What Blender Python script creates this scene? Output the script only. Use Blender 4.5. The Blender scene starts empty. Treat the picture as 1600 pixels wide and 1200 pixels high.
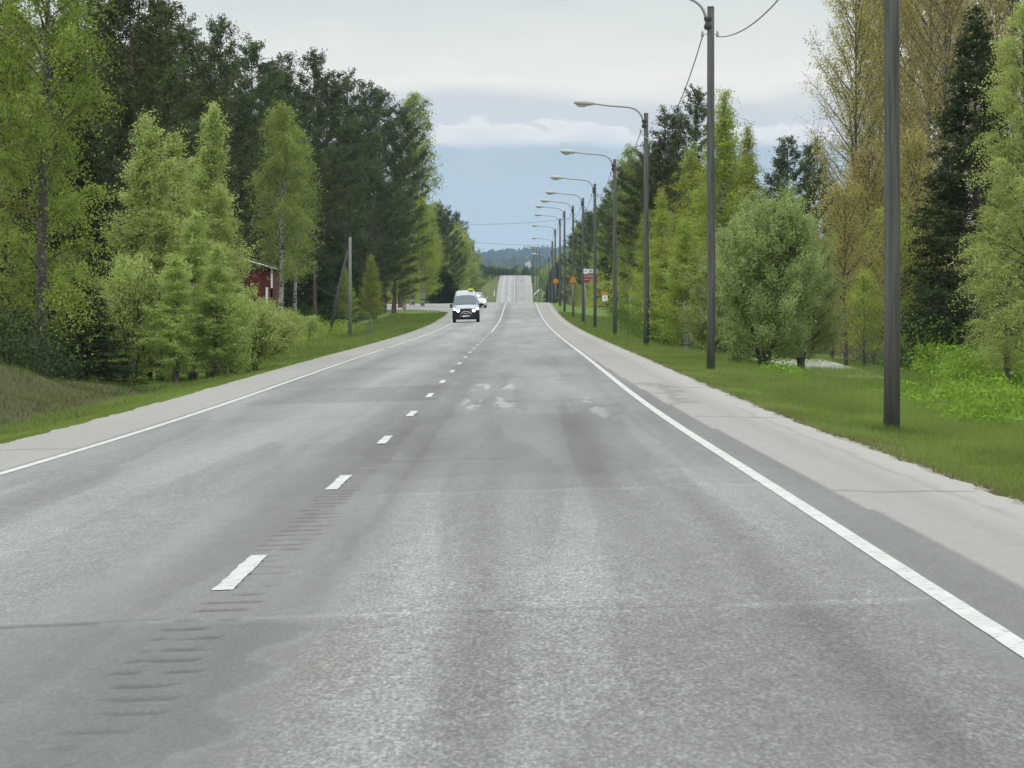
import bpy, math, random
import numpy as np
from mathutils import Vector

# ------------------------------------------------------------------ camera, world, sun
C = bpy.context.scene.collection
F = 6400.0          # focal length in photo pixels (1600 wide): a long phone zoom
CZ = 1.45           # eye height used as world offset
cam_d = bpy.data.cameras.new('camera'); cam = bpy.data.objects.new('camera', cam_d); C.objects.link(cam)
cam.location = (0, 0, CZ); cam.rotation_euler = (math.pi/2, 0, 0)
cam_d.sensor_width = 36; cam_d.lens = 36*F/1600; cam_d.shift_y = -130/1600
cam_d.clip_start = 0.5; cam_d.clip_end = 20000
bpy.context.scene.camera = cam
sc = bpy.context.scene
sc.view_settings.view_transform = 'Standard'; sc.view_settings.look = 'None'
sc.view_settings.exposure = 0.0; sc.view_settings.gamma = 1.0
sc.cycles.volume_bounces = 0
sc.cycles.transparent_max_bounces = 8

SUN_EL, SUN_AZ = math.radians(48), math.radians(-35)
w = bpy.data.worlds.new('World'); sc.world = w; w.use_nodes = True
nt = w.node_tree; N = nt.nodes; L = nt.links
for n in list(N): N.remove(n)
def nd(tree, t, **k):
    n = tree.nodes.new(t)
    for a, b in k.items(): setattr(n, a, b)
    return n
def mth(tree, op, a, b=None, c=None, clamp=False):
    n = tree.nodes.new('ShaderNodeMath'); n.operation = op; n.use_clamp = clamp
    for i, v in enumerate((a, b, c)):
        if v is None: continue
        if isinstance(v, (int, float)): n.inputs[i].default_value = v
        else: tree.links.new(v, n.inputs[i])
    return n.outputs[0]
def mixc(tree, f, a, b, bt='MIX'):
    n = tree.nodes.new('ShaderNodeMix'); n.data_type = 'RGBA'; n.blend_type = bt
    for s, v in ((n.inputs[0], f), (n.inputs[6], a), (n.inputs[7], b)):
        if isinstance(v, (int, float)): s.default_value = v
        elif isinstance(v, tuple): s.default_value = (v[0], v[1], v[2], 1)
        else: tree.links.new(v, s)
    return n.outputs[2]
def ramp(tree, f, stops):
    n = tree.nodes.new('ShaderNodeValToRGB'); tree.links.new(f, n.inputs[0])
    el = n.color_ramp.elements
    while len(el) < len(stops): el.new(0.5)
    for e, (p, c) in zip(el, stops):
        e.position = p
        e.color = (c, c, c, 1) if isinstance(c, (int, float)) else (c[0], c[1], c[2], 1)
    return n.outputs[0]
def noise(tree, vec, scale, detail=3, rough=0.5):
    n = tree.nodes.new('ShaderNodeTexNoise'); n.inputs['Scale'].default_value = scale
    n.inputs['Detail'].default_value = detail; n.inputs['Roughness'].default_value = rough
    if vec is not None: tree.links.new(vec, n.inputs['Vector'])
    return n.outputs['Fac']

tc = nd(nt, 'ShaderNodeTexCoord'); sep = nd(nt, 'ShaderNodeSeparateXYZ'); L.new(tc.outputs['Generated'], sep.inputs[0])
sky = nd(nt, 'ShaderNodeTexSky', sky_type='NISHITA'); sky.sun_disc = False
sky.sun_elevation = SUN_EL; sky.sun_rotation = SUN_AZ; sky.air_density = 1.0; sky.dust_density = 1.0
comb = nd(nt, 'ShaderNodeCombineXYZ')
L.new(mth(nt, 'MULTIPLY', sep.outputs[0], 48.0), comb.inputs[0]); L.new(mth(nt, 'MULTIPLY', sep.outputs[1], 6.0), comb.inputs[1])
L.new(mth(nt, 'MULTIPLY', sep.outputs[2], 130.0), comb.inputs[2])
n1 = noise(nt, comb.outputs[0], 1.0, 6, 0.55)
comb2 = nd(nt, 'ShaderNodeCombineXYZ')
L.new(mth(nt, 'MULTIPLY', sep.outputs[0], 20.0), comb2.inputs[0]); L.new(mth(nt, 'MULTIPLY', sep.outputs[1], 2.0), comb2.inputs[1])
L.new(mth(nt, 'MULTIPLY', sep.outputs[2], 75.0), comb2.inputs[2])
n2 = noise(nt, comb2.outputs[0], 1.0, 4, 0.5)
# cloud deck begins about 2.2 degrees up; the strip below it is clear blue
ev = mth(nt, 'ADD', sep.outputs[2], mth(nt, 'MULTIPLY', mth(nt, 'SUBTRACT', n1, 0.5), 0.016))
deck = ramp(nt, mth(nt, 'MULTIPLY', ev, 10.0), [(0.0, 0.0), (0.37, 0.04), (0.39, 0.55), (0.41, 0.85), (0.46, 0.97), (0.5, 1.0)])
wisp = ramp(nt, n1, [(0.5, 0.0), (0.75, 0.35)])
mask = mth(nt, 'MAXIMUM', deck, wisp)
cl_a = ramp(nt, mth(nt, 'MULTIPLY', mth(nt, 'ADD', sep.outputs[2], mth(nt, 'MULTIPLY', mth(nt, 'SUBTRACT', n2, 0.5), 0.022)), 10.0),
            [(0.375, (0.64, 0.72, 0.80)), (0.40, (0.70, 0.75, 0.80)), (0.435, (0.69, 0.73, 0.77)), (0.468, (0.68, 0.72, 0.755)), (0.51, (0.84, 0.85, 0.82)), (0.54, (0.91, 0.91, 0.86)), (0.64, (0.81, 0.835, 0.80)), (0.76, (0.70, 0.74, 0.73))])
# overcast luminance rises towards the zenith
up = mth(nt, 'ADD', 1.0, mth(nt, 'MULTIPLY', mth(nt, 'MAXIMUM', mth(nt, 'SUBTRACT', sep.outputs[2], 0.08), 0.0), 2.0))
vm = nd(nt, 'ShaderNodeVectorMath', operation='SCALE'); L.new(cl_a, vm.inputs[0]); L.new(mth(nt, 'MULTIPLY', up, 10.0), vm.inputs['Scale'])
blue = ramp(nt, mth(nt, 'MULTIPLY', sep.outputs[2], 10.0), [(0.0, (0.63, 0.78, 0.89)), (0.18, (0.53, 0.67, 0.79)), (0.36, (0.46, 0.585, 0.70))])
vb = nd(nt, 'ShaderNodeVectorMath', operation='SCALE'); L.new(blue, vb.inputs[0]); vb.inputs['Scale'].default_value = 10.0
clear = mixc(nt, 0.88, sky.outputs[0], vb.outputs[0])
base_ = mixc(nt, mask, clear, vm.outputs[0])
comb3 = nd(nt, 'ShaderNodeCombineXYZ')
L.new(mth(nt, 'MULTIPLY', sep.outputs[0], 75.0), comb3.inputs[0]); L.new(mth(nt, 'MULTIPLY', sep.outputs[1], 18.0), comb3.inputs[1]); L.new(mth(nt, 'MULTIPLY', sep.outputs[2], 150.0), comb3.inputs[2])
n3 = noise(nt, comb3.outputs[0], 1.0, 5, 0.5)
def sm(v, a, b):
    n = nd(nt, 'ShaderNodeMapRange'); n.interpolation_type = 'SMOOTHSTEP'; L.new(v, n.inputs[0]); n.inputs[1].default_value = a; n.inputs[2].default_value = b; return n.outputs[0]
dtop = mth(nt, 'SUBTRACT', sep.outputs[2], mth(nt, 'ADD', 0.0425, mth(nt, 'MULTIPLY', mth(nt, 'SUBTRACT', n3, 0.5), 0.020)))
puff = mth(nt, 'MULTIPLY', sm(dtop, 0.0012, -0.0006), sm(mth(nt, 'ADD', sep.outputs[2], mth(nt, 'MULTIPLY', mth(nt, 'SUBTRACT', n1, 0.5), 0.003)), 0.0365, 0.0400))
pc = nd(nt, 'ShaderNodeVectorMath', operation='SCALE'); L.new(ramp(nt, mth(nt, 'MULTIPLY', mth(nt, 'SUBTRACT', 0.0, dtop), 100.0), [(0.0, (0.90, 0.91, 0.91)), (0.35, (0.80, 0.83, 0.86)), (0.9, (0.72, 0.77, 0.83))]), pc.inputs[0]); pc.inputs['Scale'].default_value = 10.0
final = mixc(nt, mth(nt, 'MULTIPLY', puff, 0.85), base_, pc.outputs[0])
bg = nd(nt, 'ShaderNodeBackground'); bg.inputs[1].default_value = 0.10; L.new(final, bg.inputs[0])
wo = nd(nt, 'ShaderNodeOutputWorld'); L.new(bg.outputs[0], wo.inputs[0])

sd = bpy.data.lights.new('sun', 'SUN'); sd.energy = 0.9; sd.angle = math.radians(25); sd.color = (1.0, 0.96, 0.9)
sun = bpy.data.objects.new('sun', sd); C.objects.link(sun)
sun.rotation_euler = (math.pi/2 - SUN_EL, 0, math.pi + 0.9)      # high, from behind the camera's left shoulder
sun.rotation_euler = (math.radians(42), 0, math.radians(-35))

# ------------------------------------------------------------------ helpers
rng = np.random.default_rng(7)
def tag(o, label=None, cat=None, group=None, kind=None):
    if label: o['label'] = label
    if cat: o['category'] = cat
    if group: o['group'] = group
    if kind: o['kind'] = kind
    return o
def empty(name, loc, rz=0.0, parent=None):
    o = bpy.data.objects.new(name, None); C.objects.link(o); o.location = loc; o.rotation_euler = (0, 0, rz)
    o.empty_display_size = 0.3
    if parent: o.parent = parent
    return o
def link_mesh(name, me, mat=None, parent=None):
    o = bpy.data.objects.new(name, me); C.objects.link(o)
    if mat is not None and len(me.materials) == 0: me.materials.append(mat)
    if parent: o.parent = parent
    return o
def np_mesh(name, V, Fc, attrs=None, smooth=False):
    """V (n,3), Fc (m,k) all faces with k corners"""
    me = bpy.data.meshes.new(name); V = np.asarray(V, dtype=np.float32); Fc = np.asarray(Fc, dtype=np.int32)
    k = Fc.shape[1]
    me.vertices.add(len(V)); me.vertices.foreach_set('co', V.ravel())
    me.loops.add(Fc.size); me.loops.foreach_set('vertex_index', Fc.ravel())
    me.polygons.add(len(Fc)); me.polygons.foreach_set('loop_start', np.arange(0, Fc.size, k, dtype=np.int32))
    me.polygons.foreach_set('loop_total', np.full(len(Fc), k, dtype=np.int32))
    if smooth: me.polygons.foreach_set('use_smooth', np.ones(len(Fc), dtype=bool))
    me.update(calc_edges=True)
    for an, av in (attrs or {}).items():
        if av.ndim == 1:
            a = me.attributes.new(an, 'FLOAT', 'POINT'); a.data.foreach_set('value', av.astype(np.float32))
        else:
            a = me.attributes.new(an, 'FLOAT_VECTOR', 'POINT'); a.data.foreach_set('vector', av.astype(np.float32).ravel())
    return me
class MB:
    def __init__(s): s.v = []; s.f = []
    def add(s, v, f):
        b = len(s.v); s.v += [tuple(p) for p in v]; s.f += [tuple(i+b for i in q) for q in f]
    def box(s, x0, x1, y0, y1, z0, z1, ch=0.0):
        c = min(ch, (x1-x0)/2.01, (y1-y0)/2.01, (z1-z0)/2.01)
        if c <= 0:
            s.add([(x0,y0,z0),(x1,y0,z0),(x1,y1,z0),(x0,y1,z0),(x0,y0,z1),(x1,y0,z1),(x1,y1,z1),(x0,y1,z1)],
                  [(0,3,2,1),(4,5,6,7),(0,1,5,4),(1,2,6,5),(2,3,7,6),(3,0,4,7)]); return
        rings = []
        for z, e in ((z0, c), (z0+c, 0), (z1-c, 0), (z1, c)):
            a, b, d, g = x0+e, x1-e, y0+e, y1-e
            k = c if e == 0 else c*0.5
            rings.append([(a+k,d,z),(b-k,d,z),(b,d+k,z),(b,g-k,z),(b-k,g,z),(a+k,g,z),(a,g-k,z),(a,d+k,z)])
        s.loft(rings)
    def loft(s, rings, closed=True, caps=True):
        n = len(rings[0]); v = [p for r in rings for p in r]; f = []
        for i in range(len(rings)-1):
            for j in range(n if closed else n-1):
                f.append((i*n+j, i*n+(j+1) % n, (i+1)*n+(j+1) % n, (i+1)*n+j))
        if caps and closed:
            f.append(tuple(range(n))[::-1]); f.append(tuple((len(rings)-1)*n+j for j in range(n)))
        s.add(v, f)
    def tube(s, path, radii, sides=8, caps=True):
        path = [Vector(p) for p in path]; rings = []
        if isinstance(radii, (int, float)): radii = [radii]*len(path)
        for i, p in enumerate(path):
            d = (path[min(i+1, len(path)-1)] - path[max(i-1, 0)]).normalized()
            a = d.cross(Vector((0, 0, 1)));
            if a.length < 0.05: a = d.cross(Vector((0, 1, 0)))
            a.normalize(); b = d.cross(a)
            rings.append([tuple(p + (a*math.cos(t)+b*math.sin(t))*radii[i]) for t in [2*math.pi*k/sides for k in range(sides)]])
        s.loft(rings, True, caps)
    def build(s, name, mat, parent=None, smooth=False):
        me = bpy.data.meshes.new(name); me.from_pydata(s.v, [], s.f); me.update()
        if smooth:
            me.polygons.foreach_set('use_smooth', np.ones(len(me.polygons), dtype=bool))
        return link_mesh(name, me, mat, parent)
def copy_tree(o, parent=None):
    c = o.copy(); C.objects.link(c)
    if parent: c.parent = parent
    for ch in list(o.children): copy_tree(ch, c)
    return c
def pmat(name, col, rough=0.8, metal=0.0, emit=None, es=0.0, var=0.0, vscale=5.0, spec=0.3):
    m = bpy.data.materials.new(name); m.use_nodes = True; t = m.node_tree; b = t.nodes['Principled BSDF']
    b.inputs['Roughness'].default_value = rough; b.inputs['Metallic'].default_value = metal
    b.inputs['Specular IOR Level'].default_value = spec
    if var > 0:
        g = nd(t, 'ShaderNodeTexCoord'); f = noise(t, g.outputs['Object'], vscale, 4, 0.6)
        lo = tuple(c*(1-var) for c in col); hi = tuple(min(1, c*(1+var)) for c in col)
        t.links.new(ramp(t, f, [(0.3, lo), (0.7, hi)]), b.inputs['Base Color'])
    else: b.inputs['Base Color'].default_value = (*col, 1)
    if emit: b.inputs['Emission Color'].default_value = (*emit, 1); b.inputs['Emission Strength'].default_value = es
    return m
def sstep(a, b, x):
    t = np.clip((x-a)/(b-a), 0, 1); return t*t*(3-2*t)
_perm = rng.random((256, 256))
def vnoise(x, y):
    xi = np.floor(x).astype(int); yi = np.floor(y).astype(int); fx = x-xi; fy = y-yi
    fx = fx*fx*(3-2*fx); fy = fy*fy*(3-2*fy)
    g = lambda a, b: _perm[a % 256, b % 256]
    return (g(xi, yi)*(1-fx)+g(xi+1, yi)*fx)*(1-fy) + (g(xi, yi+1)*(1-fx)+g(xi+1, yi+1)*fx)*fy
def fnoise(x, y, o=3):
    r = 0; a = 0.5; s = 0
    for i in range(o): r = r + a*vnoise(x*2**i+17*i, y*2**i+31*i); s += a; a *= 0.5
    return r/s

# ------------------------------------------------------------------ road alignment
TZ = [-60,-20,0,12,21.7,33.7,45.7,57.7,69.7,93.7,117.7,141.7,165.7,201.7,225,260,298,340,380,410,435,455,475,500,560,650,750,850,950,1040,1093,1130,1160,1250,1320,1350,1400,1600,2000,3000,12000]
TH = [-1.2,-1.28,-1.34,-1.39,-1.437,-1.49,-1.557,-1.595,-1.612,-1.612,-1.62,-1.64,-1.67,-1.69,-1.68,-1.63,-1.53,-1.28,-.92,-.6,-.33,-.19,-.17,-.45,-2,-4.5,-6,-6,-4.5,-2.2,.1,2.2,3.8,6.3,8.1,8.4,7.3,0,-12,-18,-18]
_zz = np.arange(-80, 2100, 1.0); _hh = np.interp(_zz, TZ, TH)
_k = np.exp(-0.5*(np.arange(-18, 19)/6.0)**2); _k /= _k.sum()
_hs = np.convolve(np.pad(_hh, 18, mode='edge'), _k, mode='valid')
def cl(Z):
    Z = np.asarray(Z, float); return np.where(Z < 2000, np.interp(Z, _zz, _hs), np.interp(Z, TZ, TH)) + CZ
XZ = [-60,20,60,100,150,200,300,445,1093,1330,12000]; XX = [-1.5,-1.43,-1.41,-1.36,-1.30,-1.2,-1.0,-.76,.58,1.0,8.0]
_xs = np.convolve(np.pad(np.interp(_zz, XZ, XX), 18, mode='edge'), _k, mode='valid')
def cx(Z):
    Z = np.asarray(Z, float); return np.where(Z < 2000, np.interp(Z, _zz, _xs), np.interp(Z, XZ, XX))
def cross(Z): return 0.03*(1-sstep(250, 430, np.asarray(Z, float)))
LN = 3.35; SR = 4.85; SL = -4.66
def surf(r, Z):
    r = np.asarray(r, float); c = cross(Z)
    return cl(Z) + np.where(r > 3.6, c*3.6 - 0.01*(r-3.6), c*r)
def ground(X, Z, nz=True):
    X = np.asarray(X, float); Z = np.asarray(Z, float); r = X - cx(Z)
    er = surf(SR, Z); elf = surf(SL, Z)
    right = er + np.interp(r, [4.75,5.2,6.4,8.2,11,20,40,120,500,2000], [-.05,-.05,-.18,-.5,-.62,-.45,.3,3,8,20])
    far = sstep(150, 220, Z)
    ld = np.interp(-r, [4.5,5.0,6.0,8.0,12,20,40,120,500,2000], [-.05,-.06,-.3,-.62,-.6,-.3,.4,3,8,20])
    ld2 = np.interp(-r, [4.5,5.0,6.0,8.0,12,20,40,120,500,2000], [-.05,-.05,-.12,-.2,-.1,.1,.6,3,8,20])
    bank = 1.8*sstep(6.5, 11.5, -r)*(1-sstep(76, 116, Z))
    left = elf + ld*(1-far) + ld2*far + bank
    jn = sstep(372, 386, Z)*(1-sstep(440, 452, Z))
    left = left*(1-jn) + jn*(elf - 0.05)
    side = np.where(r > 0, right, left)
    if nz:
        a = sstep(5.0, 8.0, np.abs(r))
        side = side + a*(0.22*(fnoise(X*0.22+50, Z*0.12, 3)-0.5) + 0.30*(r < -5.5)*(fnoise(X*0.9, Z*0.25+7, 3)-0.5)*(1-sstep(100, 130, Z)))*(1-jn*(r < 0))
    inn = np.abs(r) < 4.72
    return np.where(inn, surf(r, Z) - 0.10, side)
def gz(X, Z): return float(ground(np.array([X]), np.array([Z]))[0])

# ------------------------------------------------------------------ setting materials
def road_mat():
    m = bpy.data.materials.new('asphalt'); m.use_nodes = True; t = m.node_tree; b = t.nodes['Principled BSDF']
    g = nd(t, 'ShaderNodeTexCoord'); o = g.outputs['Object']
    a = nd(t, 'ShaderNodeAttribute', attribute_name='tint')
    mp2 = nd(t, 'ShaderNodeMapping'); mp2.inputs['Scale'].default_value = (1, 0.20, 1); t.links.new(o, mp2.inputs[0]); fine = noise(t, mp2.outputs[0], 62, 4, 0.75); mp1 = nd(t, 'ShaderNodeMapping'); mp1.inputs['Scale'].default_value = (1, 0.22, 1); t.links.new(o, mp1.inputs[0]); mid = noise(t, mp1.outputs[0], 9, 4, 0.65)
    vor = nd(t, 'ShaderNodeTexVoronoi'); vor.inputs['Scale'].default_value = 55; t.links.new(mp2.outputs[0], vor.inputs['Vector'])
    sp = mixc(t, 0.5, ramp(t, fine, [(0.36, 0.35), (0.5, 0.92), (0.64, 1.8)]), ramp(t, vor.outputs['Color'], [(0.0, 0.6), (0.6, 1.0), (1.0, 1.7)]), 'MULTIPLY')
    ga = nd(t, 'ShaderNodeAttribute', attribute_name='grain')
    sp = mixc(t, ga.outputs['Fac'], (1, 1, 1), sp)
    md = ramp(t, mid, [(0.3, 0.84), (0.7, 1.14)])
    md = mixc(t, mth(t, 'ADD', 0.25, ga.outputs['Fac'], clamp=True), (1, 1, 1), md)
    c = mixc(t, 1.0, mixc(t, 1.0, a.outputs['Color'], sp, 'MULTIPLY'), md, 'MULTIPLY')
    t.links.new(c, b.inputs['Base Color'])
    b.inputs['Roughness'].default_value = 0.8; b.inputs['Specular IOR Level'].default_value = 0.25
    bp = nd(t, 'ShaderNodeBump'); bp.inputs['Strength'].default_value = 0.6; bp.inputs['Distance'].default_value = 0.006
    t.links.new(fine, bp.inputs['Height']); t.links.new(bp.outputs[0], b.inputs['Normal'])
    return m
def paint_mat():
    m = bpy.data.materials.new('road_paint'); m.use_nodes = True; t = m.node_tree; b = t.nodes['Principled BSDF']
    g = nd(t, 'ShaderNodeTexCoord'); o = g.outputs['Object']
    f = noise(t, o, 14, 5, 0.7); f2 = noise(t, o, 2.0, 3, 0.6)
    c = mixc(t, ramp(t, f, [(0.36, 0.85), (0.46, 0.0)]), (0.50, 0.51, 0.485), (0.24, 0.245, 0.24))
    c = mixc(t, 1.0, c, ramp(t, f2, [(0.25, 0.82), (0.7, 1.05)]), 'MULTIPLY')
    t.links.new(c, b.inputs['Base Color']); b.inputs['Roughness'].default_value = 0.7
    return m
def ground_mat():
    m = bpy.data.materials.new('grassland'); m.use_nodes = True; t = m.node_tree; b = t.nodes['Principled BSDF']
    g = nd(t, 'ShaderNodeTexCoord'); o = g.outputs['Object']
    a = nd(t, 'ShaderNodeAttribute', attribute_name='mixw'); s = nd(t, 'ShaderNodeSeparateXYZ'); t.links.new(a.outputs['Vector'], s.inputs[0])
    n_a = noise(t, o, 0.6, 5, 0.6); n_b = noise(t, o, 6, 5, 0.7); n_c = noise(t, o, 40, 3, 0.7)
    gr = mixc(t, ramp(t, n_a, [(0.35, 0.0), (0.65, 1.0)]), (0.095, 0.140, 0.032), (0.165, 0.235, 0.048))
    gr = mixc(t, 1.0, gr, ramp(t, n_b, [(0.3, 0.6), (0.7, 1.3)]), 'MULTIPLY')
    dry = mixc(t, n_b, (0.050, 0.056, 0.023), (0.090, 0.090, 0.038))
    gv = mixc(t, n_c, (0.20, 0.185, 0.16), (0.34, 0.32, 0.29))
    dark = mixc(t, n_b, (0.022, 0.028, 0.012), (0.045, 0.05, 0.022))
    def thr(v, k=0.55): return ramp(t, mth(t, 'ADD', v, mth(t, 'MULTIPLY', mth(t, 'SUBTRACT', n_b, 0.5), k)), [(0.35, 0.0), (0.65, 1.0)])
    c = mixc(t, thr(s.outputs[1]), gr, dry); c = mixc(t, thr(s.outputs[2]), c, dark); c = mixc(t, thr(s.outputs[0], 0.9), c, gv)
    t.links.new(c, b.inputs['Base Color']); b.inputs['Roughness'].default_value = 0.95; b.inputs['Specular IOR Level'].default_value = 0.1
    bp = nd(t, 'ShaderNodeBump'); bp.inputs['Strength'].default_value = 0.8; bp.inputs['Distance'].default_value = 0.06
    t.links.new(n_b, bp.inputs['Height']); t.links.new(bp.outputs[0], b.inputs['Normal'])
    return m
M_road = road_mat(); M_paint = paint_mat(); M_ground = ground_mat()

def grid_mesh(name, Xg, Zg, Hg, attrs, smooth=True):
    nr, nc = Xg.shape
    V = np.stack([Xg, Zg, Hg], -1).reshape(-1, 3)
    i = np.arange((nr-1)*nc).reshape(nr-1, nc)[:, :-1].ravel()
    return np_mesh(name, V, np.stack([i, i+1, i+nc+1, i+nc], 1), attrs, smooth)

# ground: one sheet out past the far hills
rows = np.concatenate([np.arange(-40, 140, 0.6), np.arange(140, 480, 2.0), np.arange(480, 1400, 8.0), np.arange(1400, 3000, 80), np.arange(3000, 7401, 400)])
hc = np.concatenate([np.arange(0, 4.6, 0.92), np.arange(4.66, 12, 0.18), np.arange(12, 30, 0.7), np.arange(30, 90, 4), [100,130,180,260,400,650,1000,1600,2600,3900]])
cols = np.concatenate([-hc[::-1], hc[1:]])
RR, ZG = np.meshgrid(cols, rows); XG = RR + cx(ZG); HG = ground(XG, ZG)
ar = np.abs(RR)
grav = np.where(RR > 0, 1-sstep(4.85, 5.3, ar), 1-sstep(4.66, 5.1, ar))
dry = 0.25*sstep(5.2, 4.9, ar) + 1.0*(RR < 0)*sstep(6.3, 7.2, ar)*(1-sstep(96, 125, ZG)) + 0.5*(ZG > 850)
dry = dry + 0.35*(RR > 0)*np.exp(-((ar-5.35)/0.35)**2)*0.8
drk = np.where(RR > 0, sstep(12.5, 15, ar - 0.0*ZG), sstep(9.5, 12.0, ar)*sstep(100, 118, ZG) + sstep(13, 16, ar)*(ZG <= 118))
drk = drk*(ZG < 1040)
ground_o = link_mesh('ground', grid_mesh('ground', XG, ZG, HG, {'mixw': np.stack([grav, np.clip(dry, 0, 1), np.clip(drk, 0, 1)], -1).reshape(-1, 3)}), M_ground)
tag(ground_o, kind='structure')

# road sheet with wear, patches and wheel tracks
rows = np.concatenate([np.arange(-30, 10, 0.5), np.arange(10, 44, 0.075), np.arange(44, 130, 0.16), np.arange(130, 480, 0.8), np.arange(480, 1420, 4.0)])
cols = np.arange(SL, SR+0.01, (SR-SL)/200)
RR, ZG = np.meshgrid(cols, rows)
edge_w = (fnoise(ZG*1.3, ZG*0+3, 3)-0.5)*0.16
XG = RR*(1+0) + cx(ZG) + np.where(np.abs(RR) > 4.6, edge_w*np.sign(RR), 0); HG = surf(RR, ZG)
def g1(x, m, s): return np.exp(-((x-m)/s)**2)
T = np.full(RR.shape, 0.211)
T *= 1 + 0.42*(fnoise(RR*0.9+5, ZG*0.07, 4)-0.5) + 0.26*(fnoise(RR*3.5, ZG*0.12+9, 3)-0.5)
# own lane: polished wheel tracks, darker centre of lane and binder strips
T *= 1 - 0.17*g1(RR, 1.27, 0.10)*sstep(42, 26, ZG)*(0.5+fnoise(RR*2, ZG*0.2, 2)) - 0.20*g1(RR, 2.68, 0.13)*sstep(48, 30, ZG)*(0.5+fnoise(RR*2+5, ZG*0.2, 2)) - 0.30*g1(RR, 2.15, 0.26)*sstep(20, 35, ZG)*sstep(78, 48, ZG) + 0.10*g1(RR, 1.9, 0.35)*sstep(34, 26, ZG) + 0.08*g1(RR, 0.85, 0.25)*sstep(34, 22, ZG) - 0.10*sstep(2.9, 3.2, RR)
T *= 1 + 0.10*g1(RR, -1.35, 0.4) + 0.08*g1(RR, -3.0, 0.2) - 0.14*g1(RR, -2.35, 0.22)
T *= 1 - 0.20*sstep(0.85, 0.30, np.abs(RR-0.12))
T *= 1 - 0.14*(fnoise(RR*1.6+40, ZG*0.03+8, 3) > 0.56)*(ZG < 60)*sstep(3.2, 2.9, np.abs(RR))
# newer dark strip just outside the right line; pale shoulders
T *= 1 - 0.17*((RR > 3.4) & (RR < 3.4+0.36*sstep(120, 20, ZG)+0.12*fnoise(ZG*0.2, ZG*0, 2)))
shR = (RR > 3.76-0.3*sstep(20, 120, ZG)); shL = RR < -3.5
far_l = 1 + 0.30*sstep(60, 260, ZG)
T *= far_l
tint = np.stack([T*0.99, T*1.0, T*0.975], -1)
shT = 0.262*(1+0.12*(fnoise(RR*2, ZG*0.08+3, 3)-0.5))
sh = (shR | shL)[..., None]
shT = shT*(1+0.16*sstep(4.3, 4.7, RR))*(1 - 0.12*g1(RR, 4.25, 0.1)*fnoise(RR, ZG*0.1, 2))
grain = 0.20 + 0.45*sstep(0.5, 0.8, RR)*sstep(3.3, 3.0, RR)*sstep(40, 16, ZG)*(0.5+0.8*fnoise(RR*1.2+3, ZG*0.25, 2)) + 0.25*sstep(-0.6, -1.0, RR)*sstep(60, 25, ZG)
grain = np.where(shR | shL, 0.08, grain)
tint = np.where(sh, np.stack([shT*1.05, shT*1.015, shT*0.94], -1), tint)
def patch(r0, r1, z0, z1, k, soft=0.06, sz=0.6, wob=0.15):
    """a repair of its own outline, multiplies the surface colour"""
    global tint
    wr = (fnoise(RR*3+z0, ZG*0.8+r0, 2)-0.5)*wob*2; wz = (fnoise(RR*1.5+z0, ZG*0.3, 2)-0.5)*wob*12
    m = sstep(r0-soft, r0+soft, RR+wr)*sstep(r1+soft, r1-soft, RR+wr)*sstep(z0-sz, z0+sz, ZG+wz)*sstep(z1+sz, z1-sz, ZG+wz)
    tint = tint*(1+(k-1)*m)[..., None]
# transverse joint, dark and pale stretches
joint = np.exp(-((ZG-18.2-0.05*np.sin(RR*2))/0.10)**2)*(np.abs(RR) < 3.3)
tint = tint*(1 + joint*np.where(fnoise(RR*1.5+3, RR*0, 2) > 0.52, 0.22, -0.22)[..., ])[..., None] if False else tint*(1 + joint*np.where(fnoise(RR*1.5+3, RR*0, 2) > 0.52, 0.22, -0.22))[..., None]
patch(-3.4, 3.4, 17.9, 31, 1.07, sz=0.05, wob=0.03)
patch(0.3, 3.3, 9, 17.9, 0.93, sz=0.05, wob=0.05)
patch(-3.0, 0.1, 66, 78, 0.80); patch(-3.4, -1.5, 78, 104, 0.9); patch(-0.5, 0.6, 40, 78, 0.90); patch(0.2, 3.3, 34, 56, 0.88, wob=0.3)
patch(1.65, 2.55, 98, 112, 0.86, sz=0.3, wob=0.02); patch(2.3, 3.2, 76, 112, 0.86, wob=0.3); patch(0.0, 0.8, 92, 110, 0.88, wob=0.3)
patch(0.3, 1.1, 118, 135, 0.88, wob=0.3); patch(1.2, 2.1, 150, 165, 0.86); patch(-3, -1, 125, 150, 0.93); patch(0, 3.2, 182, 205, 0.91); patch(0, 3, 240, 262, 0.92)
patch(-3.3, 3.3, 270, 290, 0.93); patch(0.1, 3.3, 318, 400, 0.88); patch(2.4, 3.3, 128, 140, 0.85)
patch(0.05, 3.3, 1093, 1400, 0.90, wob=0.05); patch(-4.6, 4.8, 1162, 1180, 0.92, sz=2)
patch(3.8, 4.1, 58, 76, 0.72, wob=0.3); 
bl = sstep(-1.2, -0.9, RR)*sstep(0.50+0.08*np.sin(ZG*3), 0.44+0.08*np.sin(ZG*3), RR+0.12*(fnoise(ZG*2, ZG*0+5, 3)-0.5))*(ZG < 18.1)
tint = tint*(1 - bl[..., None]*np.array([0.12, 0.10, 0.07]))
crk = np.exp(-((RR+0.12*(fnoise(ZG*2, ZG*0+5, 3)-0.5)-0.50-0.08*np.sin(ZG*3))/0.03)**2)*(ZG < 17.4)
tint = tint*(1 + crk[..., None]*np.array([0.12, 0.17, 0.22]))
rs = np.exp(-((RR-0.72)/0.14)**2-((ZG-15.6)/0.9)**2); tint = tint*(1 + rs[..., None]*np.array([0.09, 0.01, -0.02]))
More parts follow.
